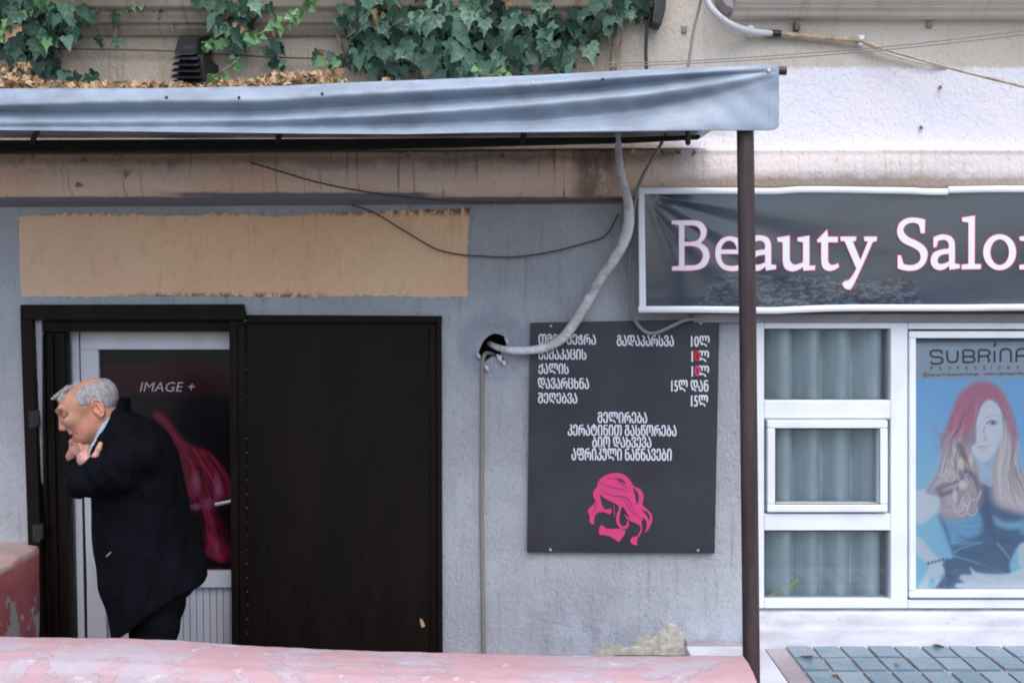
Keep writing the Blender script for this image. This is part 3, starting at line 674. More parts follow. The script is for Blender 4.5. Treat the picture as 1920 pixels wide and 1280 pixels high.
def outline_mesh(name, loops, tr, y, mat, parent, off=0.0, **t):   # loops of (x,y[,1 for a corner]) in crop coordinates
    cu = bpy.data.curves.new('tmp', 'CURVE'); cu.dimensions = '2D'; cu.fill_mode = 'BOTH'; cu.offset = off
    for lp in loops:
        n = len(lp); pts = []
        st = next((i for i, q in enumerate(lp) if len(q) > 2), 0); q = lp[st:]+lp[:st]+[lp[st]]
        seg = [q[0]]
        for k in range(1, len(q)):
            seg.append(q[k])
            if len(q[k]) > 2 or k == len(q)-1:
                pp = [(a[0], a[1]) for a in seg]
                pts += [tuple(z_) for z_ in (spline(pp, 7) if len(pp) > 2 else pp)][:-1]; seg = [q[k]]
        sp = cu.splines.new('POLY'); sp.points.add(len(pts)-1); sp.use_cyclic_u = True
        for i, a in enumerate(pts):
            X, Y = tr(a[0], a[1]); wv = W(X, Y, y if not callable(y) else 0); sp.points[i].co = (wv.x, wv.z, 0, 1)
    o = bpy.data.objects.new('tmp', cu); col.objects.link(o); bpy.context.view_layer.update()
    dg = bpy.context.evaluated_depsgraph_get(); me0 = o.evaluated_get(dg).to_mesh()
    vs = [(q.co.x, y, q.co.y) for q in me0.vertices]; f = [tuple(q.vertices) for q in me0.polygons]; o.evaluated_get(dg).to_mesh_clear()
    bpy.data.objects.remove(o); bpy.data.curves.remove(cu)
    me = bpy.data.meshes.new(name); me.from_pydata(vs, [], f); me.materials.append(mat); ob = link(name, me, parent, **t)
    m = ob.modifiers.new('solidify', 'SOLIDIFY'); m.thickness = .0006; m.offset = 0
    return ob
# poster wording
YP = .0205
def SB(*q): return q
def rrow(name, loops, mat=mInkG.mat): outline_mesh(name, loops, lambda a, b: (1700+a/8.727, 620+b/8.727), YP, mat, pm)
def ringpath(name, pts, w_, mat=mInkG.mat):    # constant-width pen stroke as a flat strip
    m = MB(); q = spline([(1700+a/8.727, 620+b/8.727) for a, b in pts], 5); n = len(q); vs = []
    for i, a in enumerate(q):
        d = q[min(i+1, n-1)]-q[max(i-1, 0)]; d = d/np.hypot(*d); nn = np.array([-d[1], d[0]])*w_/2/8.727
        vs += [W(*(a+nn), YP), W(*(a-nn), YP)]
    m.add(vs, [(2*i, 2*i+1, 2*i+3, 2*i+2) for i in range(n-1)]); return m.build(name, mat, pm)
lt = []
for pts in ([(580,375),(565,335),(520,322),(440,322),(398,345),(392,385),(410,415),(460,428),(530,432),(575,450),(590,490),(560,530),(500,540),(430,538),(395,505)],
            [(660,325),(660,400),(672,470),(700,505),(750,512),(800,505),(828,470),(835,400),(835,325)],
            [(925,520),(925,420),(925,315)], [(930,315),(1040,318),(1095,335),(1100,385),(1060,418),(930,422)], [(1060,418),(1105,445),(1108,490),(1060,512),(930,515)],
            [(1180,520),(1180,420),(1180,315)], [(1185,312),(1290,315),(1350,330),(1355,380),(1310,410),(1190,420)], [(1310,412),(1340,450),(1345,515)],
            [(1438,520),(1438,420),(1438,330)], [(1425,265),(1445,230),(1465,195)], [(1535,510),(1535,400),(1545,330),(1590,300),(1650,300),(1695,325),(1708,390),(1708,510)],
            [(1795,510),(1795,400),(1808,330),(1850,298),(1920,296),(1965,325),(1975,400),(1975,510)], [(1800,410),(1880,410),(1970,410)]):
    ringpath('brand_lettering', pts, 36)
for ch, a in zip('PROFESSIONAL', (410,555,705,845,985,1125,1270,1390,1515,1670,1820,1965)):
    w_ = 22 if ch != 'I' else 5; X0 = 1700+(a-w_)/8.727; X1 = 1700+(a+w_)/8.727; dy = -(a-410)*.0016
    text_mesh('small_lettering', ch, (X0, X1, 620+585/8.727+dy*.9, 620+645/8.727+dy*.9), YP, mInkG.mat, pm)
text_mesh('small_lettering', 'Subrina Professional Georgia', (1739, 1836, 698.5, 706), YP, mInkG.mat, pm, slope=-.02)
text_mesh('small_lettering', 'www.subrinaprofessional.com', (1846, 1960, 696.5, 704), YP, mInkG.mat, pm, slope=-.02)
MB().pbox(1731.5, 1737.5, 699, 706.5, YP-.0004, YP+.0002).build('small_lettering', mInkG.mat, pm)
text_mesh('small_lettering', 'f', (1733.2, 1736.2, 700.5, 706), YP-.0007, mPrint.mat if False else mInkW.mat, pm)

# ---- film on the shop door (px space, origin 260,640 scale 2.785)
def F(*q): return [(260+a/2.785, 640+b/2.785) for a, b in q]
p = Paint(165, 436, 655, 1082, 1.5, c(15,11,15))
p.blend((.5+(p.Y-684))*(np.clip(744-p.Y, 0, 1)), c(40,14,18))
for k in range(26):  # faint scribbles: an illegible reflection painted into the film colour
    a0 = PR.uniform(195, 400); b0 = PR.uniform(698, 716); p.stroke([(a0,b0),(a0+3,b0+PR.uniform(-5,5)),(a0+7,b0+PR.uniform(-3,3))], 1.2, .8, c(52,34,42), 1.8, .5)
p.poly(F((35,400),(90,402),(130,460),(180,530),(240,575),(330,600),(380,640),(430,700),(470,760),(470,830),(430,860),(380,880),(470,1120),(470,1170),(400,1170),(350,1150),(320,1060),(290,930),(240,870),(220,760),(195,640),(180,570),(140,500),(90,430)), c(82,18,36), 8)
red = [c(132,34,54), c(104,22,42), c(150,44,66), c(44,8,20), c(24,6,14)]
for q, w0, w1, cc, a in ((((60,402),(120,460),(170,530),(240,580),(320,605)),9,9,0,.8),(((200,600),(215,680),(230,770),(250,820)),13,9,0,.9),(((240,640),(260,720),(290,790),(300,860)),12,6,2,.7),(((300,620),(350,690),(395,770),(410,830)),10,10,2,.8),
      (((270,620),(300,700),(320,800)),14,8,3,.8),(((330,620),(380,680),(440,760),(460,830)),9,6,1,.8),(((230,790),(300,830),(400,850)),10,12,1,.8),(((320,870),(350,960),(400,980)),12,6,0,.7),(((340,1040),(370,1090),(400,1160)),14,10,0,.9),(((350,1060),(330,1130),(400,1160)),8,6,2,.7),
      (((430,880),(440,960),(450,1060)),30,20,4,.8),(((380,880),(400,960),(390,1030)),18,12,4,.8),(((420,640),(455,700),(465,780)),14,8,3,.5),(((290,880),(300,940),(330,1000)),16,8,4,.8),(((250,650),(290,650),(320,680)),10,6,0,.7)):
    p.stroke(F(*q), w0*1.2, w1*1.2, red[cc], 13, a*.75)
for k in range(70):
    o = PR.uniform(-1, 1); j = PR.uniform(-14, 14); base_ = PR.choice([[(190,560),(230,680),(260,800),(300,880)], [(250,590),(320,680),(370,780),(400,870)], [(330,600),(400,680),(450,780),(460,860)], [(300,880),(330,980),(350,1080),(400,1160)], [(230,560),(290,640),(320,760),(350,860)]])
    p.stroke(F(*[(x_+o*34+PR.uniform(-6,6)+12*math.sin(i+j), y_+PR.uniform(-10,10)) for i, (x_, y_) in enumerate(base_)]), PR.uniform(1.2,3.6), .6, PR.choice([c(140,46,70), c(20,7,13), c(34,8,18), c(110,28,50), c(16,6,12)]), 2.2, .6, True)
for a, b, rx, ry, al in ((265,760,6,14,.7),(390,780,5,16,.7),(262,888,7,4,.9),(335,870,12,7,.5),(375,1110,4,12,.4),(400,800,5,8,.5)): p.blob(*F((a,b))[0], rx, ry, c(140,96,134), 2.2, al*.6)
def door_pt(a, b):
    t = (b-657)/(1079-657); xl = 170+13*t; xr = 421+11*t; u = (a-165)/(436-165); return W(xl-1+(xr-xl+2)*u, b, 0)+Vector((0, DY+.02, 0))
p.mesh('printed_film', door_pt, mPrintD.mat, dr, label='dark red and black printed film covering the door glass')
text_mesh('lettering', 'IMAGE +', (247, 353, 720, 738), 0, mInkS.mat, dr, shear=.22, off=-.006)
bpy.data.objects['lettering'].location.y = DY+.0185
bpy.data.objects['lettering'].data.materials[0] = M('faded_white_print', c(172,160,172), .5).mat
#text_mesh('faded_lettering', 'beauty salon image', (200, 400, 700, 714), 0, M('ghost_print', c(50,34,40), .5).mat, dr, shear=.3, off=-.01).location.y = DY+.0186

# ---------------------------------------------------------------- beauty salon sign
SY = -.11
sign = empty('shop_sign', W(1600, 470, SY), 'long dark beauty salon banner in a white strip frame above the window', 'sign')
def sy(px, py):       # creased banner surface depth
    dx, dy = px-1209, py-366; r = math.hypot(dx, dy)+1; a = math.degrees(math.atan2(dy, dx)); f = math.exp(-r/190)
    d = sum(A*math.exp(-((a-a0)/wd)**2) for A, a0, wd in ((.012,8,5),(-.006,17,4),(.010,27,5),(-.004,36,5),(.009,46,6),(.005,66,7)))*f*min(1, r/25)
    d += .0015*math.sin(px*.013+py*.02)*(1 if px > 1400 else .3)
    edge = min((px-1205)/12, (572-py)/12, (py-362)/12, 1); edge = max(edge, 0)
    return SY-.002-d*edge*.5
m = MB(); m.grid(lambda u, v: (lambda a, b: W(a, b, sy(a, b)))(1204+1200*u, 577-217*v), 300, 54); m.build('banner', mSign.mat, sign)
m = MB(); m.prism([(1199,358),(2410,352),(2410,580),(1202,582)], SY+.004, -.001, ref=SY); m.build('sign_box', mConc.mat, sign)
def strip(pts, hw, name='frame_strip', y0=SY-.012, y1=SY+.012):
    q = spline(pts, 8); m = MB(); top = [(a, b-hw) for a, b in q]; bo = [(a, b+hw) for a, b in q]
    n = len(q)
    for dep_pass in (0,):
        vs = [W(a, b, SY)+Vector((0, yy-SY, 0)) for (a, b), yy in [(t, y1) for t in top]+[(t, y0+.004) for t in top]]
    P0 = [W(a, b, SY) for a, b in top]; P1 = [W(a, b, SY) for a, b in bo]; vs = []
    prof = ((0,y1),(.0,y0+.005),(.12,y0+.001),(.5,y0),(.88,y0+.001),(1,y0+.005),(1,y1))
    for a, b in zip(P0, P1):
        for t, yy in prof: v = a.lerp(b, t); vs.append((v.x, yy, v.z))
    k = len(prof)
    m.add(vs, [(i*k+j, i*k+j+1, (i+1)*k+j+1, (i+1)*k+j) for i in range(n-1) for j in range(k-1)], True)
    m.add(vs[:k], [tuple(range(k))]); m.add(vs[-k:], [tuple(range(k-1, -1, -1))])
    return m.build(name, mPVC.mat, sign)
strip([(1196,358),(1300,358),(1390,358.5),(1450,359),(1500,356),(1560,356),(1620,357),(1700,358),(1740,360),(1776,360)], 6.2)
strip([(1777.5,356.5),(1860,355),(1920,355),(2100,354),(2412,352)], 6.4)
strip([(1197,580),(1300,580),(1386,581),(1450,582),(1550,578),(1650,577),(1800,577),(1920,576),(2412,574)], 6.2)
m = MB(); m.prism([(1196.5,352.5),(1208,364.6),(1211,573.6),(1198,586)], SY-.010, SY+.012, ref=SY); m.build('frame_strip', mPVC.mat, sign, bevel=.004)
A8 = lambda a, b: (1240+a/8, 390+b/8); U8 = lambda a, b: (1440+a/8, 390+b/8); S7 = lambda a, b: (1660+a/7.385, 390+b/7.385); a7 = lambda a, b: (1660+a/7.385-344.5, 391.5+b/7.385)
La = [[(665,545,1),(665,405,1),(740,375),(810,368),(900,390),(950,450),(962,540),(962,770,1),(1030,780,1),(1030,835,1),(890,855,1),(880,800,1),(820,845),(745,860),(670,830),(630,760),(632,690),(670,620),(760,580),(878,560,1),(878,500),(850,455),(800,440),(730,455,1),(705,545,1)],[(880,635,1),(800,645),(745,670),(722,720),(735,765),(790,775),(850,755),(880,740,1)]]
letters = [(A8, [[(155,188,1),(500,188),(600,215),(665,290),(680,360),(655,450),(590,525,1),(680,590),(720,690),(718,760),(670,860),(580,915),(450,938,1),(160,938,1),(160,880,1),(265,868,1),(265,258,1),(155,240,1)],[(345,262,1),(480,262),(550,290),(585,350),(580,430),(530,490),(440,508),(345,510,1)],[(345,570,1),(470,570),(560,600),(615,670),(622,740),(580,820),(500,858),(345,862,1)]]),
 (A8, [[(1262,690,1),(893,690,1),(905,780),(950,845),(1040,870),(1140,860),(1245,825,1),(1268,880,1),(1180,930),(1050,947),(920,910),(835,810),(808,690),(830,560),(910,460),(1030,425),(1160,460),(1235,550)],[(893,625,1),(915,555),(965,505),(1030,490),(1090,520),(1125,580),(1135,625,1)]]),
 (a7, La),
 (U8, [[(135,445,1),(325,415,1),(325,740),(335,800),(380,845),(440,845),(525,815,1),(525,515,1),(445,500,1),(440,445,1),(620,415,1),(620,865,1),(710,865,1),(700,930,1),(530,940,1),(525,885,1),(450,930),(360,950),(270,920),(230,850),(220,740),(220,515,1),(145,505,1)]]),
 (U8, [[(735,480,1),(885,325,1),(900,430,1),(1050,435,1),(1045,515,1),(900,515,1),(900,740),(905,810),(945,852),(1000,850),(1050,830,1),(1065,885,1),(1000,925),(920,945),(840,915),(805,850),(798,760),(798,515,1),(740,515,1)]]),
 (U8, [[(1085,430,1),(1325,430,1),(1315,495,1),(1270,500,1),(1385,785,1),(1500,500,1),(1445,495,1),(1440,430,1),(1635,430,1),(1630,495,1),(1570,510,1),(1400,900),(1260,1190),(1200,1220),(1150,1200),(1115,1140),(1150,1095,1),(1210,1080),(1270,1010),(1325,910,1),(1150,500,1),(1090,495,1)]]),
 (S7, [[(490,350,1),(465,235,1),(420,210),(360,205),(290,230),(250,290),(265,350),(330,410),(430,455),(530,520),(580,600),(580,680),(540,780),(450,850),(350,870),(250,860),(170,835,1),(170,655,1),(215,655,1),(250,775,1),(320,790),(400,785),(470,740),(488,670),(460,600),(380,545),(260,490),(190,420),(162,330),(185,230),(250,165),(340,135),(440,138),(550,160,1),(545,350,1)]]),
 (S7, La),
 (S7, [[(1060,135,1),(1240,105,1),(1235,775,1),(1325,780,1),(1320,845,1),(1055,850,1),(1055,785,1),(1150,775,1),(1150,200,1),(1065,190,1)]]),
 (S7, [[(1583+228*math.cos(t*math.pi/10), 612+248*math.sin(t*math.pi/10)) for t in range(20)],[(1583+130*math.cos(t*math.pi/10), 612+178*math.sin(t*math.pi/10)) for t in range(20)]]),
 (S7, [[(1855,400,1),(2030,370,1),(2035,430,1),(2110,380),(2190,365),(2270,400),(2300,480),(2305,785,1),(2380,790,1),(2380,850,1),(2130,850,1),(2130,790,1),(2200,785,1),(2200,520),(2180,450),(2130,440),(2040,490,1),(2040,785,1),(2110,790,1),(2110,850,1),(1855,850,1),(1855,790,1),(1940,780,1),(1940,460,1),(1860,450,1)]])]
for tr, lp in letters:
    outline_mesh('letter_outline', lp, tr, SY-.0055, mInkP.mat, sign, off=.0028)
    outline_mesh('letter', lp, tr, SY-.0068, mInkW.mat, sign, off=-.0004)

# ---------------------------------------------------------------- menu board
BY = -.02
board = empty('menu_board', W(1170, 820, BY), 'dark grey price list board with white lettering and pink hair emblem', 'sign')
def bd(u, v):
    t = 1-v; xl = 994+(988-994)*t; xr = 1349+(1340-1349)*t; a = xl+(xr-xl)*u; b = (605+(598-605)*u)*(v)+(1035+(1037-1035)*u)*(1-v)
    e = min(u, 1-u)*14; d = .004*math.sin(a*.02+b*.008)+.003*math.sin(b*.03+1)
    return W(a, b, BY-.004-.002*math.sin(b*.045)*(1 if u < .05 or u > .95 else .2))
BP = lambda u, v, dy=0: bd(u, v)+Vector((0, dy, 0))
m = MB(); m.grid(lambda u, v: BP(u, v), 60, 80); m.grid(lambda u, v: BP(1-u, v, .010), 60, 80)
for k in range(60):
    for v in (0, 1): m.quad(BP(k/60, v), BP((k+1)/60, v), BP((k+1)/60, v, .010), BP(k/60, v, .010))
for k in range(80):
    for u in (0, 1): m.quad(BP(u, k/80), BP(u, (k+1)/80), BP(u, (k+1)/80, .010), BP(u, k/80, .010))
m.build('board_sheet', mBoard.mat, board)
m = MB(); m.pbox(1010, 1330, 615, 1020, -.0125, -.0006); m.build('batten', mStem.mat, board)
YT_ = BY-.0076
rowsT = [('თმის შეჭრა', (1010,1117,626,646)), ('გადაპარსვა', (1157,1263,628,649)), ('მამაკაცის', (1010,1099,654,674)), ('ქალის', (1010,1066,681,701)), ('დავარცხნა', (1009,1104,708,729)), ('შეღებვა', (1009,1082,736,756)),
  ('მელირება', (1121,1213,772,793)), ('კერატინით გასწორება', (1065,1268,795,817)), ('ბიო დახვევა', (1111,1221,818,839)), ('აფრიკული ნაწნავები', (1072,1259,840,863)), ('15ლ დან', (1259,1328,712,734)), ('15ლ', (1296,1327,740,762)), ('10ლ', (1296,1330,629,650)), ('1 ლ', (1297,1329,657,678)), ('1 ლ', (1297,1329,685,706))]
for s_, b_ in rowsT: text_mesh('lettering', s_.upper(), b_, YT_, mInkW.mat, board, bold=.55, slope=.006)
text_mesh('lettering', '0', (1303,1312,657,677), YT_-.0008, mInkR.mat, board, bold=.9); text_mesh('lettering', '0', (1303,1312,685,705), YT_-.0008, mInkP.mat, board, bold=.9)
H = lambda a, b: (1040+a/4.573, 760+b/4.573)
emb = [[(360,700,1),(375,650),(420,605),(500,578),(580,585),(640,630),(680,690),(740,720),(762,780),(755,850),(790,885),(830,930),(835,985),(810,1050),(770,1095,1),(788,1040),(785,990),(760,960,1),(745,1000),(750,1060),(730,1110),(705,1150),(710,1195,1),(670,1190),(650,1160),(665,1128),(705,1120,1),(730,1080),(735,1040),(700,1010),(640,985),(600,940),(580,860,1),(565,900),(555,960),(560,1010),(590,1035),(620,1015,1),(612,985,1),(635,1000),(630,1040),(600,1060),(555,1045),(530,1000),(530,940),(550,880),(545,855,1),(500,830),(440,800),(390,760,1),(395,810),(410,860),(440,890),(480,880,1),(490,905),(470,930),(430,915),(380,915),(345,945),(335,1025,1),(300,1000),(300,950),(285,895),(325,855),(348,820),(330,770),(335,730)]]
outline_mesh('pink_emblem', emb, H, YT_, mInkP.mat, board)
outline_mesh('pink_emblem', [[(400,1018,1),(440,1050),(500,1055),(560,1055),(608,1075,1),(595,1110),(550,1170,1),(490,1130),(430,1110),(383,1108,1),(380,1060)]], H, YT_, mInkP.mat, board)
def lens(pts, wd, mat=mBoard.mat, name='emblem_strand'):
    q = spline([H(*a) for a in pts], 6); n = len(q); m = MB(); vs = []
    for i, a in enumerate(q):
        d = q[min(i+1, n-1)]-q[max(i-1, 0)]; d = d/np.hypot(*d); nn = np.array([-d[1], d[0]])*wd*math.sin(math.pi*(i+.15)/(n-.7))/2/4.573
        vs += [W(*(a+nn), YT_-.0009), W(*(a-nn), YT_-.0009)]
    m.add(vs, [(2*i, 2*i+1, 2*i+3, 2*i+2) for i in range(n-1)]); m.build(name, mat, board)
lens([(530,622),(570,640),(612,672)], 22); lens([(668,695),(705,770),(708,850)], 30); lens([(392,705),(430,748),(520,775),(600,785),(650,825),(672,890),(740,925)], 7); lens([(585,865),(600,910),(645,965)], 26)
lens([(748,893),(795,930),(815,985)], 24); lens([(380,655),(450,690),(560,715),(640,745)], 12, mInkP2.mat); lens([(430,620),(520,630),(600,690),(650,740)], 10, mInkP2.mat); lens([(600,835),(650,900),(720,950),(770,985)], 10, mInkP2.mat); lens([(505,840),(512,900),(515,975)], 7, mInkP.mat); lens([(362,800),(350,870),(320,930)], 10, mInkP2.mat); lens([(540,775),(620,830),(660,900)], 9, mInkP2.mat)
for a, b in ((1033,611),(1314,606),(1032,1030),(1309,1031)):
    MB().tube([W(a, b, BY-.005), W(a, b, BY-.0085)], .006, 10).build('screw', mScrew.mat, board)
# ---------------------------------------------------------------- parapets
def lerp_tab(tab, x):
    return float(np.interp(x, [a for a, b in tab], [b for a, b in tab]))
PT = [(-400,1186),(0,1190),(230,1192),(340,1197),(450,1206),(620,1213),(700,1216),(900,1222),(1100,1225),(1392,1226)]
par_ = MB(); XA, XB = wx(-700,-1.0), wx(1391,-1.0)
def pf(u, v):
    X = XA+(XB-XA)*u; px = 960+X*FPX/4.0; z0 = wz(lerp_tab(PT, px), -1.0)
    prof = [(-1.0,-.76),(-1.0,-.03),(-1.006,-.008),(-1.02,0),(-1.10,.004),(-1.18,.0),(-1.24,-.012),(-1.275,-.035),(-1.29,-.075),(-1.295,-.14),(-1.30,-.5)]
    k = v*(len(prof)-1); i = min(int(k), len(prof)-2); t = k-i
    y = prof[i][0]*(1-t)+prof[i+1][0]*t; z = z0+prof[i][1]*(1-t)+prof[i+1][1]*t
    z += .0012*math.sin(X*7+y*10)+.0006*math.sin(X*31)+.0004*math.sin(X*77+y*60); return Vector((X, y, z))
par_.grid(pf, 260, 60)
a = [pf(1, k/60) for k in range(61)]; par_.add(a, [tuple(range(61))])
tag(par_.build('parapet_wall', mPink.mat), 'low rounded pink and white peeling parapet across the foreground', 'wall')
m = MB(); XR_ = wx(80); n = 60
def cf(u, v):
    y = -.001-u*.99; prof = [(-2.75,-.9),(-2.75,.03),(-2.6,.035),(-2.3,.02),(XR_-.03,.003),(XR_-.006,-.002),(XR_,-.012),(XR_-.001,-.88)]
    k = v*(len(prof)-1); i = min(int(k), len(prof)-2); t = k-i
    X = prof[i][0]*(1-t)+prof[i+1][0]*t; z = .428+prof[i][1]*(1-t)+prof[i+1][1]*t
    return Vector((X+.002*math.sin(y*20+z*14), y, z+.004*math.sin(y*9+X*5)+.003*math.sin(y*33+X*20)))
m.grid(cf, n, 56); tag(m.build('side_wall', mRed.mat), 'dull red side wall with chipped plaster left of the doorway', 'wall')

# ---------------------------------------------------------------- canopy
can = empty('canopy', (.9, -1.0, 0), 'grey vinyl canopy with sagging creased valance on a steel post', 'awning')
CY = -1.0
topT = [(-500,170),(0,166),(300,165),(520,161),(640,155),(800,149),(1000,141),(1150,133),(1300,126),(1440,122),(1462,124)]
botT = [(-500,243),(0,245),(200,247),(350,249),(600,252),(760,253),(900,250),(1150,248),(1300,246),(1440,246),(1456,244),(1462,236)]
cr1 = [(-500,199),(0,197),(170,192),(300,189),(500,189),(640,178),(850,168),(1000,159),(1200,143),(1350,134),(1440,131)]
va1 = [(-500,212),(0,210),(120,214),(300,212),(500,211),(640,203),(850,189),(1000,178),(1200,158),(1350,142),(1440,135)]
cr2 = [(-500,232),(0,230),(300,228),(500,225),(700,217),(850,207),(1000,196),(1200,178),(1350,156),(1440,139)]
va2 = [(-500,240),(0,240),(300,240),(500,239),(700,236),(850,232),(1000,228),(1200,208),(1350,180),(1440,148)]
def sst(t): return t*t*(3-2*t)
def vy(px, py):
    ks = [lerp_tab(t, px) for t in (topT, cr1, va1, cr2, va2, botT)]
    f = min(1, max(0, (1462-px)/240)); g2 = min(1, max(.25, (px-250)/500))
    hs = [0, .026, -.020, .022*g2, -.016*g2, .034]
    for i in range(5):
        if py <= ks[i+1] or i == 4:
            t = min(1, max(0, (py-ks[i])/max(ks[i+1]-ks[i], .5))); d = hs[i]*(1-sst(t))+hs[i+1]*sst(t); break
    return CY-.005-d*f-(1-f)*.010*max(0, min(1, (py-ks[0])/110))-.0022*math.sin(px*.021+py*.03)-.001*math.sin(px*.09-py*.11)
m = MB()
def vf(u, v):
    px = -500+1962*u; t, b = lerp_tab(topT, px), lerp_tab(botT, px); py = b+(t-b)*v; return W(px, py, vy(px, py))
m.grid(vf, 520, 56)
vb = m.build('valance', mVal.mat, can); sm = vb.modifiers.new('smooth', 'SMOOTH'); sm.iterations = 6; sm.factor = .5
md = vb.modifiers.new('solidify', 'SOLIDIFY'); md.thickness = .0016; md.offset = 1
# roof sheet from the front bar down to the back rail
def top_pt(u, v):
    px = -500+1955*u; f = W(px, lerp_tab(topT, px)+3, CY); xb = wx(-540+1860*u, -.12); b = Vector((xb, -.035, wz(258, -.035)+.0)); q = f.lerp(b, v); q.z -= .02*math.sin(math.pi*v); return q
m = MB(); m.grid(top_pt, 60, 16); tp = m.build('roof_sheet', mVal.mat, can); md = tp.modifiers.new('solidify', 'SOLIDIFY'); md.thickness = .003
m = MB(); q = [W(px, lerp_tab(topT, px)+9, CY+.032) for px in range(-480, 1421, 50)]+[W(1474, 133, CY+.032)]; m.tube(q, .0155, 12); m.build('front_bar', mPole.mat, can)
m = MB(); m.tube([W(-500,276,-.135), W(600,272,-.135), W(1180,267,-.135), W(1312,258,-.135)], .0, 4) if False else m.prism([(-500,265),(0,264),(700,261),(1180,258),(1311,254),(1311,261),(1180,268),(700,280),(0,286),(-500,288)], -.155, -.105, ref=-.13)
m.build('back_rail', mRail.mat, can, bevel=.004)
for px in (60, 520, 980, 1290):
    m = MB(); m.tube([W(px, 268, -.14), W(px*.97+40, lerp_tab(topT, px*.97+40)+12, CY+.05)], .012, 8); m.build('rafter', mRail.mat, can)
m = MB(); q0 = W(1396, 130, -.965); q1 = W(1409, 1280, -.965); dz_ = (q1-q0)/(q1.z-q0.z); q2 = q0+dz_*(-.01-q0.z)
m.tube([q0, q0.lerp(q1, .4)+Vector((.001,0,0)), q1, q2], .0300, 24); m.build('post', mPole.mat, can)
m = MB(); m.tube([q2, q2+Vector((0,0,.012))], .06, 24); m.build('base_plate', mPole.mat, can)
for px, py in ((1000,155),(1442,131)):
    m = MB(); yv = vy(px, py)-.004; m.tube([W(px, py, yv), W(px, py, yv-.006)], .0065, 10); m.build('rivet', mPVC.mat, can)
for px, py in ((312,183),(448,183),(604,176),(1130,149)):
    m = MB(); yv = vy(px, py)-.003; m.tube([W(px, py, yv), W(px, py, yv-.004)], .005, 8); m.build('rivet', mBlack.mat, can)

# ---------------------------------------------------------------- cables
def cable(name, lab, pts, y, r, mat, group=None, n=8, seg=10):
    o = ptube(pts, y, r, n, seg).build(name, mat); return tag(o, lab, 'cable', group)
cond = [(1150,150),(1150,215),(1158,250),(1161,300),(1168,340),(1178,380),(1178,425),(1162,468),(1122,528),(1090,585),(1060,628),(1035,646),(1005,655),(965,657),(935,652),(918,644)]
cable('wrapped_conduit', 'thick tape-wrapped pale conduit curving down into the wall hole', cond, [-.10,-.12,-.14,-.15,-.14,-.12,-.11,-.10,-.09,-.08,-.07,-.06,-.055,-.04,.0,.1], [.014,.014,.015,.016,.018,.021,.024,.024,.023,.022,.022,.021,.019,.017,.014,.012], mPlas.mat, n=8, seg=14)
vt = ptube([(1170,-40),(1163,30),(1160,70),(1152,100),(1150,160)], [-.03,-.035,-.04,-.05,-.10], [.014,.015,.017,.016,.012], 8, 10); ptube([(1156,84),(1147,120),(1144,160)], -.07, .006, 6, 8, mb=vt); tag(vt.build('vine_trunk', mStem.mat), 'greyish woody vine trunk rising behind the canopy corner', 'vine')
cable('hanging_cable', 'thin grey cable looping from the canopy round the sign corner', [(1330,-80),(1312,10),(1300,60),(1290,125),(1272,190),(1247,255),(1222,300),(1201,338),(1192,372),(1186,430),(1180,500),(1180,545),(1186,590),(1204,618),(1226,625),(1256,613),(1285,600),(1318,596)], [-.10]*3+[-.11,-.12,-.14,-.15,-.15,-.13]+[-.07]*9, [.006]*3+[.007]*9+[.008]*6, mWireG.mat)
cable('outlet_drain_pipe', 'thin drab pipe running straight down from the wall hole', [(925,664),(912,662),(906,672),(904,700),(904,800),(903,960),(905,1100),(909,1402)], [.05,.01,-.012,-.014,-.014,-.014,-.014,-.014], .0085, M('drab_pipe', c(132,126,120), .6).mat)
cable('white_cable', 'thick white cable sweeping down under the right cornice', [(1318,-40),(1326,2),(1345,28),(1372,47),(1408,59),(1450,63)], [-.15,-.14,-.13,-.10,-.05,-.03], .0145, mWireW.mat)
MB().tube([W(1438,62,-.03), W(1464,64,-.03)], .0155, 14).build('black_tape', mBlack.mat); tag(bpy.data.objects['black_tape'], 'black tape joint between white and cream cable', 'tape')
cable('cream_cable', 'aged cream cable drooping to the right below the cornice', [(1463,64),(1520,69),(1570,73),(1616,78),(1650,90),(1700,105),(1800,133),(1920,163),(2050,196)], [-.03,-.03,-.03,-.04,-.06,-.09,-.14,-.2,-.26], [.013,.0125,.012,.011,.008,.0065,.006,.006,.006], mWireY.mat)
cable('slack_cable', 'pale slack cable branching under the cream cable', [(1616,80),(1660,99),(1700,111),(1745,122),(1775,128)], [-.03,-.028,-.024,-.02,-.003], .0055, mWireW.mat)
for nm, px, py in (('cable_clip',1408,57), ('cable_clip',1616,75), ('cable_clip',1496,48)):
    m = MB(); m.pbox(px-5, px+5, py-9, py+9, -.045, -.0005); o = m.build('cable_clip', mPVC.mat, bevel=.003)
    tag(o, {1408:'white clip at the bend of the white cable',1616:'white clip where the cream cable branches',1496:'rusty stub above the cream cable'}[px], 'clip')
    if px == 1496: o.data.materials[0] = mStem.mat
cable('overhead_wire', 'upper of two faint grey wires slanting across the right wall', [(1140,119),(1300,114),(1500,101),(1700,84),(1920,58),(2100,36)], -.35, .0022, mWireG.mat)
cable('overhead_wire', 'lower of two faint grey wires slanting across the right wall', [(1140,125),(1300,119),(1500,107),(1700,90),(1920,65),(2100,43)], -.35, .0022, mWireG.mat)
cable('black_cable', 'black cable hanging down from the dark bracket', [(1228,-30),(1222,20),(1214,50),(1211,90),(1212,128),(1213,150)], -.06, .0075, mWireK.mat)
cable('thin_wire', 'brown wire lying on the moulding and sagging right', [(470,305),(520,320),(600,343),(700,362),(800,373),(900,379),(1050,377),(1175,374)], [-.135,-.13,-.125,-.11,-.08,-.06,-.06,-.06], .0035, mWireB.mat)
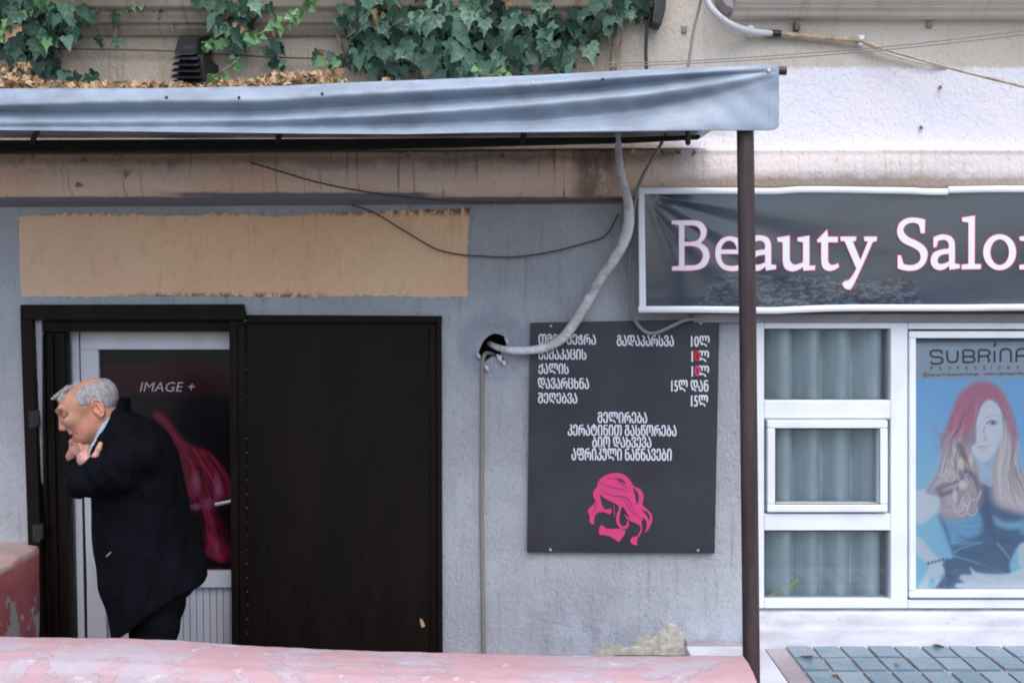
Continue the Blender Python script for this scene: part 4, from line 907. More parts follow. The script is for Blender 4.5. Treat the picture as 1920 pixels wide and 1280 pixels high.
cable('thin_wire', 'brown wire sagging over the cream panel to the conduit', [(658,384),(700,398),(745,425),(790,452),(820,468),(860,477),(900,480),(960,482),(1030,473),(1100,455),(1136,441),(1160,400)], -.03, .0036, mWireB.mat)
cable('thin_wire', 'dark wire stretched across the wall behind the ivy', [(-20,92),(120,92),(320,96),(480,106),(640,112),(760,118)], -.03, .0035, mWireB.mat)
m = MB(); m.prism([(1218,-30),(1252,-30),(1248,18),(1240,48),(1222,42),(1226,10)], -.1, -.001); tag(m.build('metal_bracket', mBlack.mat, bevel=.004), 'dark metal bracket under the cornice beside the ivy', 'bracket')
for k, (px, py) in enumerate(((1763,163),(1727,239))):
    m = MB(); m.tube([W(px, py, -.001), W(px, py, -.014)], .007, 8); m.tube([W(px+1, py+1, -.0145), W(px+2, py+2, -.03)], .0045, 8)
    tag(m.build('wall_peg', mStem.mat), ('upper' if k == 0 else 'lower')+' brown peg sticking out of the white wall', 'peg')
for px, py, s_ in ((1283,55,'small grey plug in the cream wall near the ivy'), (1743,46,'small grey plug under the right cornice')):
    m = MB(); m.pbox(px-5, px+5, py-6, py+6, -.012, -.0005); tag(m.build('wall_plug', mWireG.mat, bevel=.002), s_, 'plug')
# pipe-hole rim flakes
m = MB()
for a, b, s1 in ((936,672,12),(944,680,9),(950,640,8),(897,668,8),(912,690,9)):
    m.prism([(a-s1*.5,b-s1*.7),(a+s1*.4,b-s1*.4),(a+s1*.5,b+s1*.6),(a-s1*.1,b+s1*.3)], -.018, -.001)
tag(m.build('broken_plaster', mLedge.mat), 'crumbled plaster flakes round the pipe hole', 'rubble', kind='stuff')

# ---------------------------------------------------------------- ribbed wall vent
vent = empty('wall_vent', W(360, 155, -.1), 'black ribbed plastic wall vent hood beside the pale ivy sprig', 'vent')
m = MB()
def VP(px, py, y): return W(px, py, y)
a = [VP(334,72,-.20), VP(369,70,-.20), VP(366,103,-.34), VP(326,104,-.34)]; b = [VP(336,66,-.02), VP(396,66,-.02), VP(399,100,-.02), VP(330,104,-.02)]
m.add(a+b, [(0,1,2,3),(4,7,6,5),(0,4,5,1),(1,5,6,2),(2,6,7,3),(3,7,4,0)])
m.build('hood', mBlack.mat, vent, bevel=.008)
for k in range(5):
    y0 = 107+k*11.5; gx = 326-k*1.5; hx_ = 368+k*2.6
    m = MB(); v = [VP(gx,y0,-.33), VP(hx_,y0,-.33), VP(hx_+1,y0+5,-.35), VP(gx-2,y0+5,-.35), VP(gx+2,y0-2,-.03), VP(399-k*2,y0-4,-.03), VP(399-k*2,y0+1,-.03), VP(gx+2,y0+3,-.03)]
    m.add(v, [(0,1,2,3),(4,7,6,5),(0,4,5,1),(1,5,6,2),(2,6,7,3),(3,7,4,0)]); m.build('louvre', mBlack.mat, vent, bevel=.003)
m = MB(); m.prism([(335,100),(378,100),(382,165),(328,165)], -.28, -.03, ref=-.3); m.build('vent_core', mRub.mat, vent)

# ---------------------------------------------------------------- ivy
def leaf_mesh(mat, name='leaf', k=0):
    base = [(0,-.02),(.18,-.16),(.40,-.12),(.50,.08),(.36,.16),(.46,.42),(.24,.44),(.13,.62),(0,1.0),(-.13,.62),(-.24,.44),(-.46,.40),(-.36,.16),(-.50,.06),(-.40,-.12),(-.18,-.16)]
    if k == 1: base = [(0,-.02),(.2,-.14),(.42,.0),(.40,.22),(.3,.34),(.26,.55),(.12,.8),(0,.98),(-.12,.8),(-.26,.55),(-.3,.34),(-.42,.2),(-.44,.0),(-.2,-.14)]
    if k == 2: base = [(0,0),(.22,-.2),(.5,-.22),(.44,.0),(.62,.3),(.36,.3),(.2,.5),(.1,.75),(0,1.05),(-.14,.7),(-.22,.48),(-.4,.32),(-.66,.26),(-.42,.0),(-.5,-.2),(-.22,-.2)]
    if k == 3: base = [(0,0),(.3,-.05),(.34,.3),(.2,.7),(0,1),(-.2,.7),(-.34,.3),(-.3,-.05)]
    n = len(base); z = lambda x_, y_: .14*abs(x_)*1.2-.12*y_*y_-.25*x_*x_
    mid = [(0,.08),(0,.35),(0,.62)]
    v = [(x_, -z(x_, y_), -y_) for x_, y_ in base]+[(x_, .03-z(x_, y_), -y_) for x_, y_ in mid]
    f = []
    half = n//2
    def nearest(y_): return n+min(range(3), key=lambda i: abs(mid[i][1]-y_))
    for i in range(n):
        j = (i+1) % n; a_, b_ = nearest(base[i][1]), nearest(base[j][1])
        f.append((i, j, a_) if a_ == b_ else (i, j, b_, a_))
    me = bpy.data.meshes.new(name); me.from_pydata(v, [], f); me.materials.append(mat); me.polygons.foreach_set('use_smooth', [True]*len(f)); return me
LM = {k: [leaf_mesh(mt.mat, 'leaf', j) for j in (0, 0, 1, 2)] for k, mt in (('n', mIvy), ('d', mIvyD), ('l', mIvyL), ('s', mIvyS))}
LY = [leaf_mesh(mIvyL.mat, 'leaf', 3), leaf_mesh(mIvyL.mat, 'leaf', 1)]
IR = random.Random(11)
def leaf_mat(size, tilt=35, yaw=45, roll=35):
    return Euler((R(IR.uniform(-8, tilt)), R(IR.uniform(-roll, roll)), R(IR.uniform(-yaw, yaw)))).to_matrix().to_4x4() @ Matrix.Diagonal((size, size, size, 1))
def put_leaf(parent, me, loc, size, **kw):
    o = bpy.data.objects.new('leaf', me); col.objects.link(o); o.parent = parent
    mt = leaf_mat(size, **kw) @ Matrix.Diagonal((IR.uniform(.8,1.15), IR.uniform(.5,2.4), IR.uniform(.85,1.1), 1)); o.matrix_local = Matrix.Translation(Vector(loc)-parent.location) @ mt; return o
class Bulk:      # many small leaves merged into one stuff mesh
    def __init__(s): s.m = MB()
    def leaf(s, me, loc, size, **kw):
        mt = Matrix.Translation(loc) @ leaf_mat(size, **kw); n = len(s.m.v)
        s.m.v += [tuple(mt @ q.co) for q in me.vertices]; s.m.f += [tuple(i+n for i in q.vertices) for q in me.polygons]; s.m.sm += [True]*len(me.polygons)
def ingroup(ells):
    e = IR.choices(ells, [a[2]*a[3]*(a[4] if len(a) > 4 else 1) for a in ells])[0]
    while True:
        u, v = IR.uniform(-1, 1), IR.uniform(-1, 1)
        if u*u+v*v < 1: return e[0]+u*e[2], e[1]+v*e[3], 1-(u*u+v*v)
def ivy(lab, ells, nbig, nbulk, depth, cats, size=(.055,.095), bulk_cat='d', stems=()):
    root = empty('ivy_plant', W(ells[0][0], ells[0][1], -.03), lab, 'ivy')
    for st in stems: ptube(st, -.06, .006, 6, 7).build('stem', mStem.mat, root)
    bk = Bulk()
    for _ in range(nbulk):
        a, b, q = ingroup(ells); bk.leaf(IR.choice(LM[bulk_cat]), W(a, b, -IR.uniform(.02, .03+depth*.5*q)), IR.uniform(size[0], size[1])*.85)
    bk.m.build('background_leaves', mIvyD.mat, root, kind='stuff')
    pts = sorted([ingroup(ells) for _ in range(nbig)], key=lambda t: t[2])
    for a, b, q in pts:
        put_leaf(root, IR.choice(LM[IR.choices(list(cats), list(cats.values()))[0]]), W(a, b, -IR.uniform(.06, .08+depth*(.35+.65*q))), IR.uniform(*size))
    return root
ivy('dense blue-green ivy mass hanging above the canopy middle', [(800,40,150,70,1.2),(760,95,90,42),(880,110,110,40),(960,95,120,38,.9),(880,40,160,50,.9),(720,80,60,55),(690,20,70,40),(1060,95,55,25,.7),(920,10,200,30)], 275, 420, .24, {'n':.66,'d':.30,'s':.04}, (.045,.10), stems=([(720,-20),(740,40),(735,120)], [(880,-20),(870,60),(880,140)], [(1000,-10),(960,60),(930,130)]))
ivy('dark ivy clump hanging right of the big ivy mass beside the conduit', [(1150,5,80,22),(1120,35,40,22,.8),(1100,65,18,14,.8),(1200,10,40,20),(1060,30,60,30,.8)], 60, 80, .12, {'n':.2,'d':.8}, (.05,.085))
ivy('shady ivy at the far left above the canopy', [(20,30,60,45),(60,90,45,50,.9),(110,20,60,32,.8),(110,60,40,22,.7),(30,70,45,30),(130,140,14,10,.6),(170,140,12,12,.6),(0,0,90,30)], 125, 170, .22, {'n':.4,'d':.5,'l':.06,'s':.04}, (.055,.095), stems=([(-10,50),(60,10),(90,-20)], [(0,96),(60,62),(110,30)]))
ivy('ivy tuft hanging just right of the wall vent', [(430,20,50,35),(440,55,32,28),(410,40,24,26,.8),(470,10,50,20),(385,5,30,14,.6)], 60, 70, .2, {'n':.6,'d':.38,'s':.02}, (.05,.085), stems=([(430,-20),(437,40),(430,90)],))
ivy('sparse trailing ivy shoots along the left cornice', [(250,6,90,10),(220,25,14,16),(218,70,10,10,.8),(282,34,10,8),(300,12,40,14,.6),(510,85,16,14),(518,110,14,20,.8),(600,115,12,22,.8),(640,112,22,26,.8),(560,10,30,12,.6),(180,80,14,14,.6)], 62, 0, .07, {'n':.45,'d':.4,'l':.12,'s':.03}, (.04,.065), stems=([(215,-10),(218,30),(216,70)], [(510,10),(512,60),(522,125)], [(300,-10),(315,20),(325,60)], [(630,60),(645,100),(640,140)]))
def sprig(lab, paths, n, size, spread, depth=-.22):
    root = empty('ivy_sprig', W(*paths[0][0], depth), lab, 'ivy sprig')
    for q in paths: ptube(q, depth+.01, .004, 6, 6).build('stem', mStem.mat, root)
    for _ in range(n):
        q = spline(IR.choice(paths), 10); a = q[IR.randrange(len(q))]
        put_leaf(root, IR.choice(LY), W(a[0]+IR.uniform(-spread, spread), a[1]+IR.uniform(-spread, spread), depth-IR.uniform(0, .05)), IR.uniform(*size), tilt=70, yaw=60, roll=70)
sprig('bright young ivy sprig slanting down left from the top edge', [[(588,-6),(560,28),(520,48),(480,66),(462,72)]], 60, (.028,.046), 13)
sprig('pale green ivy shoot trailing down beside the vent to the canopy', [[(420,74),(395,80),(378,80)], [(450,108),(430,125),(400,145),(388,158)], [(420,150),(400,158),(382,158)]], 60, (.026,.042), 10)
sprig('pale green ivy shoot across the far left corner', [[(-10,64),(25,38),(60,14),(85,-8)]], 34, (.03,.05), 10)
sprig('small lime green shoot at the foot of the big ivy', [[(885,118),(905,138),(935,140),(950,132)], [(895,150),(915,142)]], 28, (.024,.04), 8, -.3)

# dry fallen leaves lying on the canopy
dl = LY and [leaf_mesh(mDry.mat, 'dry_leaf', j) for j in (0, 1, 2, 3)]
bk = Bulk()
pile = [(-60,150,60,18,1.2),(20,153,60,11,1.2),(110,159,70,6,.9),(240,160,90,6,1.3),(330,161,60,6,1.2),(450,157,60,9,1.2),(530,150,50,12,1.4),(590,146,40,12,1.3),(640,150,20,6,.8),(20,128,40,14,.35),(730,150,14,4,1)]
for _ in range(1050):
    a, b, q = ingroup(pile); y = IR.uniform(-.98, -.86); bk.leaf(IR.choice(dl), W(a, b, y), IR.uniform(.018, .034), tilt=80, yaw=180, roll=80)
tag(bk.m.build('fallen_leaves', mDry.mat), 'brown dry leaves heaped along the canopy edge', 'dry leaves', kind='stuff')
bk = Bulk()
for _ in range(46):
    px = IR.choice([IR.uniform(0,1180), IR.uniform(1150,1310)]); bk.leaf(IR.choice(dl), W(px, 289+IR.uniform(-3,3)+(480-px)*.0062*.9, -IR.uniform(.09,.11)), IR.uniform(.02,.035), tilt=80, yaw=180, roll=60)
for a, b in ((142,346),(238,322),(160,298),(1190,278),(1183,281)): bk.leaf(IR.choice(dl), W(a, b, -.115), .034, tilt=60, yaw=180, roll=80)
tag(bk.m.build('fallen_leaves', mDry.mat), 'few dry leaves caught on the wall moulding', 'dry leaves', kind='stuff')
for k, (x_, y_, s_, lb) in enumerate(((wx(1760,-.05),-.06,.05,'orange dry leaf lying at the foot of the white ledge'),(wx(1521,-.2),-.2,.05,'pale yellow leaf on the first glass tiles'),(wx(1570,-.42),-.42,.04,'small pinkish dry leaf on the front glass tiles'),(wx(1681,-.28),-.28,.04,'dark dry leaf on the glass tiles'))):
    o = bpy.data.objects.new('fallen_leaf', dl[k % 4]); col.objects.link(o); o.location = (x_, y_, .014); o.rotation_euler = (R(72+6*k), R(20), R(50*k+20)); o.scale = (s_,)*3
    tag(o, lb, 'leaf', 'loose leaves on the glass paving')
m = MB()
m.tube([W(1498,1266,-.48)]*1+[W(1500,1264,-.48)], .001) if False else None

# ---------------------------------------------------------------- curtains behind the window
def curtain(px0, px1, lab, per, ph):
    m = MB(); n = 260
    def fn(u, v):
        px = px0+(px1-px0)*u; X = PXW(px)*1.02; ph_ = px/per*2*math.pi+ph+.5*math.sin(px*.021)
        y = .115+.06*math.sin(ph_)+.003*math.sin(ph_*2.3+1)+.01*math.sin(v*3+px*.1); return Vector((X+.012*math.cos(ph_), y, wz(1165)+(wz(596)-wz(1165))*v))
    m.grid(fn, n, 12); return tag(m.build('curtain', mCurt.mat), lab, 'curtain')
curtain(1400, 1704, 'grey-green gathered curtain hanging behind the small window panes', 57, .4)
tb_ = MB(); tb_.tube(spline([tuple(W(1440,1118,.07)), tuple(W(1462,1108,.075)), tuple(W(1492,1090,.07)), tuple(W(1496,1086,.07))], 5), .009, 8)
tag(tb_.build('yellow_tube', M('dull_yellow', c(196,206,120), .5).mat), 'small yellowish tube lying behind the lowest window pane', 'tube')
# ---------------------------------------------------------------- the man: distance fields polygonised into continuous surfaces
def surface_nets(f, org, h):
    ins = f < 0; nx, ny, nz = f.shape
    c8 = [ins[a:nx-1+a, b:ny-1+b, d:nz-1+d] for a in (0,1) for b in (0,1) for d in (0,1)]
    anyc = np.logical_or.reduce(c8); allc = np.logical_and.reduce(c8); act = anyc & ~allc
    I, J, Kk = np.nonzero(act); num = np.full(act.shape, -1, np.int64); num[I, J, Kk] = np.arange(len(I))
    S = np.zeros((len(I), 3)); Nn = np.zeros(len(I)); cs = [(a,b,d) for a in (0,1) for b in (0,1) for d in (0,1)]
    for p in cs:
        for ax in range(3):
            if p[ax]: continue
            q = list(p); q[ax] = 1
            fa = f[I+p[0], J+p[1], Kk+p[2]]; fb = f[I+q[0], J+q[1], Kk+q[2]]; mk = (fa < 0) != (fb < 0)
            t = np.where(mk, fa/(fa-fb+1e-12), 0); P_ = np.tile(np.array(p, float), (len(I), 1)); P_[:, ax] += t
            S[mk] += P_[mk]; Nn[mk] += 1
    V = np.array(org)+(np.stack([I, J, Kk], 1)+S/Nn[:, None])*h; F_ = []
    for ax in range(3):
        sl0 = [slice(1, -1)]*3; sl0[ax] = slice(0, -1); sl1 = list(sl0); sl1[ax] = slice(1, None)
        a = ins[tuple(sl0)]; b = ins[tuple(sl1)]; u, v = [(1,2),(2,0),(0,1)][ax]
        for flip in (0, 1):
            mk = (a & ~b) if not flip else (~a & b); q = np.array(np.nonzero(mk))
            off = np.ones((3, 1), int); off[ax] = 0; q = q+off
            def g(du, dv):
                z = q.copy(); z[u] -= du; z[v] -= dv; return num[z[0], z[1], z[2]]
            qd = [g(1,1), g(0,1), g(0,0), g(1,0)]
            if flip: qd.reverse()
            F_.append(np.stack(qd, 1))
    F_ = np.concatenate(F_); F_ = F_[(F_ >= 0).all(1)]; return V, F_
class SDF:
    def __init__(s, lo, hi, h):
        s.lo = np.array(lo); s.h = h; n = [int((b-a)/h)+2 for a, b in zip(lo, hi)]
        g = np.meshgrid(*[a+np.arange(k)*h for a, k in zip(lo, n)], indexing='ij'); s.P = np.stack(g, -1).astype(np.float32); s.f = np.full(n, 9., np.float32)
    def ell(s, ce, r, M_=None):
        d = s.P-np.array(ce, np.float32)
        if M_ is not None: d = d @ np.array(M_, np.float32)
        r = np.array(r, np.float32); k0 = np.linalg.norm(d/r, axis=-1); k1 = np.linalg.norm(d/(r*r), axis=-1)+1e-6; return k0*(k0-1)/k1
    def cap(s, a, b, ra, rb=None):
        rb = ra if rb is None else rb; a = np.array(a, np.float32); b = np.array(b, np.float32); ba = b-a
        t = np.clip(((s.P-a) @ ba)/(ba @ ba+1e-9), 0, 1); return np.linalg.norm(s.P-a-t[..., None]*ba, axis=-1)-(ra+(rb-ra)*t)
    def add(s, d, k=.0):
        if k: hh = np.clip(.5+.5*(s.f-d)/k, 0, 1); s.f = s.f*(1-hh)+d*hh-k*hh*(1-hh)
        else: s.f = np.minimum(s.f, d)
    def sub(s, d, k=.0):
        if k: hh = np.clip(.5-.5*(s.f+d)/k, 0, 1); s.f = s.f*(1-hh)-d*hh+k*hh*(1-hh)
        else: s.f = np.maximum(s.f, -d)
    def mesh(s): return surface_nets(s.f, s.lo, s.h)
def vmesh(name, parts, mat, parent, smooth=2, **t):
    V = []; F_ = []; n = 0
    for v, f in parts: V.append(v); F_.append(f+n); n += len(v)
    V = np.concatenate(V); F_ = np.concatenate(F_)
    me = bpy.data.meshes.new(name); me.from_pydata([tuple(q) for q in V], [], F_.tolist()); me.polygons.foreach_set('use_smooth', [True]*len(F_)); me.materials.append(mat)
    o = link(name, me, parent, **t)
    if smooth: m = o.modifiers.new('smooth', 'SMOOTH'); m.iterations = smooth; m.factor = .5
    return o
MY = -.62; SM = FPX/(D0+MY)
def Q(px, py, dy=0.0): w_ = W(px, py, MY); return np.array([w_.x, MY+dy, w_.z])      # a point of the man in his own middle plane
man = empty('person', (Q(300,900)[0], MY, PIT), 'grey-haired man in a long dark coat leaning forward in the doorway, hands at his collar', 'person')
# head frame: ear hole is the origin, f forward, u up, s towards the viewer
O = Q(80+600/5.334, 680+462/5.334); th = R(31)
yaw = R(10)
Fv = np.array([-math.cos(th)*math.cos(yaw), -math.sin(yaw), -math.sin(th)]); Fv /= np.linalg.norm(Fv)
Uv = np.array([-math.sin(th), 0, math.cos(th)]); Sv = np.cross(Uv, Fv); Sv /= np.linalg.norm(Sv)
if Sv[1] > 0: Sv = -Sv
Uv = np.cross(Fv, Sv); Uv = Uv/np.linalg.norm(Uv)
if Uv[2] < 0: Uv = -Uv
KS = 500/SM
HM = np.stack([Fv, Uv, Sv], 1)
def hp(f, u, s_=0.0): return O+(Fv*f+Uv*u+Sv*s_)*KS
g = SDF(O+np.array([-.25,-.14,-.19]), O+np.array([.13,.14,.17]), .0024)
def he(ce, r): return g.ell(hp(*ce), np.array(r)*KS, HM)
g.add(he((.028,.052,0),(.108,.078,.078))); g.add(he((.078,.03,0),(.070,.085,.057)), .02)
g.add(he((.07,-.03,0),(.066,.046,.050)), .03); g.add(he((.122,-.056,0),(.018,.018,.022)), .022)
for s_ in (-1, 1):
    g.add(g.cap(hp(.02,-.02,.050*s_), hp(.10,-.058,.026*s_), .016, .016), .03)       # jaw line
    g.add(he((.105,.022,.044*s_),(.024,.02,.016)), .025)                               # cheekbone
    g.add(g.cap(hp(.137,.077,.010*s_), hp(.117,.079,.050*s_), .0100, .009), .010)       # brow
    g.sub(he((.134,.052,.034*s_),(.018,.013,.021)), .008); g.sub(g.cap(hp(.130,.050,.034*s_), hp(.114,.047,.062*s_), .0115, .0125), .008)
    g.add(he((.1125,.049,.036*s_),(.0130,.0120,.0150)), .002)                           # eyeball under the lid
    g.add(g.cap(hp(.125,.058,.022*s_), hp(.108,.056,.052*s_), .0042), .004); g.sub(g.cap(hp(.128,.047,.024*s_), hp(.108,.044,.053*s_), .0026), .001)            # drooping upper lid
    g.add(g.cap(hp(.122,.036,.022*s_), hp(.106,.036,.050*s_), .0036), .005)            # bag
    g.sub(g.cap(hp(.140,.000,.024*s_), hp(.122,-.034,.040*s_), .0035, .003), .010)       # fold beside the mouth
    g.add(he((.148,.008,.011*s_),(.011,.009,.008)), .006)                              # nostril wing
    g.sub(he((.149,-.001,.008*s_),(.005,.004,.004)), .002)
    # ear: rim, lobe, concha
    ec = (-.004,.0,.074*s_)
    g.add(he((.000,.002,.073*s_),(.019,.033,.011)), .006); g.sub(he((.003,.006,.083*s_),(.011,.019,.009)), .004)
    rim = [(.012,.020),(.006,.033),(-.008,.036),(-.019,.026),(-.021,.008),(-.014,-.014),(-.004,-.027),(.006,-.028)]
    for a, b in zip(rim[:-1], rim[1:]): g.add(g.cap(hp(a[0],a[1],.081*s_), hp(b[0],b[1],.081*s_), .0042), .004)
    g.add(g.cap(hp(-.008,.016,.081*s_), hp(-.006,-.012,.081*s_), .0035), .004); g.add(he((.013,-.004,.078*s_),(.005,.007,.005)), .004)
g.add(g.cap(hp(.134,.066), hp(.152,.030), .0085, .0105), .008); g.add(he((.158,.016,0),(.0125,.0115,.012)), .008)
g.add(he((.134,-.016,0),(.013,.010,.022)), .012); g.add(g.cap(hp(.139,-.0195,-.018), hp(.141,-.0185,.0), .0048), .003); g.add(g.cap(hp(.141,-.0185,.0), hp(.133,-.021,.022), .0048,.003), .003)
g.add(g.cap(hp(.135,-.034,-.016), hp(.138,-.034,0), .0058), .004); g.add(g.cap(hp(.138,-.034,0), hp(.129,-.033,.020), .0058,.003), .004)
g.sub(g.cap(hp(.148,-.0255,-.010), hp(.129,-.029,.030), .0048,.0028), .002)
for k, (u0, a) in enumerate(((.098,.132),(.108,.128),(.088,.137))): g.sub(g.cap(hp(a+.004,u0,-.02), hp(a-.014,u0+.002,.040), .0022), .003)
neck_b = Q(228,838)
g.add(g.cap(hp(.012,-.018), neck_b, .058, .062), .03); g.add(g.cap(hp(.075,-.06), Q(196,850), .022, .03), .03)
head = g.mesh()
# hands: each a palm with four bent fingers and a thumb
def hand(fn, wrist, palm, kn, fingers, thumb, hbox):
    g = SDF(hbox[0], hbox[1], .0026)
    g.add(g.cap(wrist, palm, .024, .026)); 
    for k_ in kn: g.add(g.cap(palm, k_, .018, .0115), .014)
    for fg in fingers:
        r0 = .0098
        for a, b in zip(fg[:-1], fg[1:]): g.add(g.cap(a, b, r0, r0*.9), .004); g.add(g.ell(a, (r0*1.07,)*3), .003); r0 *= .9
    r0 = .0125
    for a, b in zip(thumb[:-1], thumb[1:]): g.add(g.cap(a, b, r0, r0*.88), .006); r0 *= .9
    return g.mesh()
# far hand: back of the fist under the chin, fingers closing towards the collar
def far(Q=Q):
    Q0 = Q; Q = lambda a, b, d=0.: Q0(a-5, b+5, d+.035)
    w_ = Q(134,852,.0); pl = Q(146,838,-.02); kn = [Q(150,826,-.045), Q(156,832,-.055), Q(160,840,-.058), Q(162,848,-.055)]
    fg = [[kn[0], Q(163,826,-.075), Q(176,831,-.072), Q(183,838,-.06)], [kn[1], Q(168,833,-.088), Q(181,838,-.082), Q(187,845,-.068)], [kn[2], Q(171,841,-.088), Q(182,846,-.082), Q(187,852,-.07)], [kn[3], Q(170,849,-.082), Q(179,853,-.078), Q(183,858,-.066)]]
    return hand('far', w_, pl, kn, fg, [Q(140,832,-.03), Q(142,822,-.045), Q(150,816,-.05)], (Q(112,895,-.15), Q(205,795,.1)))
def near():
    w_ = Q(214,866,-.20); pl = Q(205,853,-.205); kn = [Q(203,844,-.225), Q(198,846,-.222), Q(194,850,-.215), Q(191,855,-.205)]
    fg = [[kn[0], Q(200,836,-.215), Q(195,833,-.195), Q(192,836,-.18)], [kn[1], Q(194,838,-.215), Q(189,836,-.195), Q(186,840,-.18)], [kn[2], Q(189,842,-.21), Q(184,841,-.19), Q(182,845,-.175)], [kn[3], Q(186,848,-.2), Q(182,848,-.185), Q(180,851,-.17)]]
    return hand('near', w_, pl, kn, fg, [Q(211,849,-.215), Q(219,838,-.225), Q(224,826,-.22), Q(225.5,818,-.212)], (Q(165,895,-.29), Q(245,800,-.12)))
# hidden torso and legs that carry the clothes
g2 = SDF(Q(140,1260,-.3)*np.array([1,1,1])+np.array([0,0,-.35]), Q(400,800,.3), .012)
hip = Q(305,1075)
g2.add(g2.cap(neck_b, Q(258,885), .05, .085)); g2.add(g2.cap(Q(258,885), hip, .085, .11), .05)
gz = PIT
feet = []
for s_, dx in ((-1, .02), (1, -.10)):
    hpnt = hip+np.array([0, .09*s_, 0]); kn_ = np.array([hip[0]-.03+dx*.6, MY+.10*s_, (hip[2]+gz)/2+.02]); an = np.array([hip[0]+.0+dx, MY+.10*s_, gz+.09]); feet.append((hpnt, kn_, an))
    g2.add(g2.cap(hpnt, kn_, .07, .05), .03); g2.add(g2.cap(kn_, an, .05, .035), .01)
for a, b in ((Q(272,842,-.17), Q(196,893,-.235)), (Q(196,893,-.235), Q(214,866,-.20)), (Q(262,842,.15), Q(140,886,.11)), (Q(140,886,.11), Q(134,852,.03))): g2.add(g2.cap(a, b, .028, .022), .01)
body = g2.mesh()
mSkin = M('skin', rough=.5, spec=.4)
n1 = mSkin.noise((22,22,22),4,.6); n2 = mSkin.noise((9,9,9),3,.6,4); sk = mSkin.mix(n1.ss(.35,.65), c(176,128,104), c(188,142,118)); sk = mSkin.mix(n2.ss(.5,.68)*.55, sk, c(198,122,108)); sk = mSkin.mix(mSkin.noise((160,160,160),3,.6,8).ss(.62,.7)*.25, sk, c(150,96,76))
def ball(m_, pt, r0, r1): x_, y_, z_ = m_.xyz(); a = x_-float(pt[0]); b = y_-float(pt[1]); d = z_-float(pt[2]); return ((a*a)+(b*b)+(d*d)).op('SQRT').ss(r1, r0)
for pt, r0, r1, cc, a in ((hp(.160,.012,.0),.006,.026,c(204,122,112),.6),(hp(0,0,.078),.015,.035,c(200,124,104),.5),(hp(.137,-.026,.008),.006,.016,c(172,98,88),.7),(hp(.12,.0,.05),.01,.035,c(200,128,112),.4)):
    sk = mSkin.mix(ball(mSkin, pt, r0, r1)*a, sk, cc)
for hc in (Q(148,850,.0), Q(208,843,-.21)): sk = mSkin.mix(ball(mSkin, hc, .035, .055), sk, c(196,146,138))
mSkin.set('Base Color', sk); mSkin.set('Subsurface Weight', .08); mSkin.set('Subsurface Radius', (.02,.008,.004)); mSkin.set('Subsurface Scale', .3); mSkin.bump(mSkin.noise((130,130,130),4,.6)*.5+n1*.4, .0014)
vmesh('body', [head, far(), near(), body], mSkin.mat, man, smooth=1)
# hair: thin pale cap with receding temple, thicker side and back
g = SDF(O+np.array([-.25,-.14,-.1]), O+np.array([.13,.14,.17]), .0024)
lx = (g.P-np.array(O, np.float32)) @ HM/KS; f_, u_, s_ = lx[..., 0], lx[..., 1], lx[..., 2]
str_ = .3*(.0022*np.sin(f_*420+u_*160+s_*90)*np.sin(u_*380-f_*120)+.0016*np.sin(s_*520+f_*250)+.001*np.sin(f_*900-u_*700))
shell = g.ell(hp(.026,.052,0), np.array((.1085,.0815,.0805))*KS, HM)-str_*1.0
side = np.maximum(shell, -(u_-.022-(f_*.5)*(f_ > 0)));                                  # above the ear line
side = np.maximum(side, f_-.050+(u_-.05)*.10); side = np.maximum(side, np.hypot(f_-.0, u_-.0)*-1+.036)
side = np.maximum(side, u_-.104+abs(f_)*.12)
back = np.maximum(g.ell(hp(.020,.042,0), np.array((.098,.084,.079))*KS, HM)-str_, f_+.016); back = np.maximum(back, -(u_+.028)); back = np.maximum(back, u_-.11)
topb = np.maximum(shell+.0035, -(u_-.112+abs(f_)*.05)); topb = np.maximum(topb, f_-.07)
tuft = g.cap(hp(.118,.128,.012), hp(.060,.134,.018), .008, .009); tuft = np.minimum(tuft, g.cap(hp(.108,.108,.014), hp(.055,.119,.016), .012, .015)); tuft = np.minimum(tuft, g.cap(hp(.122,.124,-.02), hp(.06,.132,-.02), .009, .010)); tuft = np.minimum(tuft, g.cap(hp(.134,.128,.006), hp(.10,.120,.006), .005, .012)); tuft = np.minimum(tuft, g.cap(hp(.070,.126,.034), hp(.02,.129,.02), .007, .006))-str_*1.6
g.f = side.astype(np.float32); g.add(back.astype(np.float32), .006); g.add(tuft.astype(np.float32), .006)
g.add((np.maximum(topb, abs(s_+.03)-.034)).astype(np.float32), .004)
for sg in (1, -1):
    br = [hp(.139,.079,.010*sg), hp(.136,.083,.028*sg), hp(.122,.080,.046*sg)]
mHair = M('grey_hair', rough=.6, spec=.4)
n1 = mHair.noise((60,60,25),4,.7); n2 = mHair.noise((220,220,60),3,.6,3); mHair.set('Base Color', mHair.mix((n1*.5+n2*.5).ss(.35,.65), c(112,108,108), c(168,166,168))); mHair.bump(n2+n1*.5, .003)
hm = g.mesh(); vmesh('hair', [hm], mHair.mat, man, smooth=1)
m = MB()
for sg in (1, -1):
    for k in range(9):
        t = k/8; p0 = hp(.1405-.016*t*t, .077+.006*math.sin(t*3), (.008+.038*t)*sg); m.tube([p0, p0+(Fv*.004+Uv*.003*(1-t)-Sv*-.004*sg)*KS], [.0022,.0008], 5)
    for k in range(8):
        t = k/7; p0 = hp(.1265-.019*t, .0465-.002*t, (.026+.026*t)*sg); m.tube([p0, p0+(Fv*.004-Uv*.0025)*KS], [.0030,.0014], 4)
m.build('eyebrows', M('brow_hair', c(130,112,104), .8).mat, man)

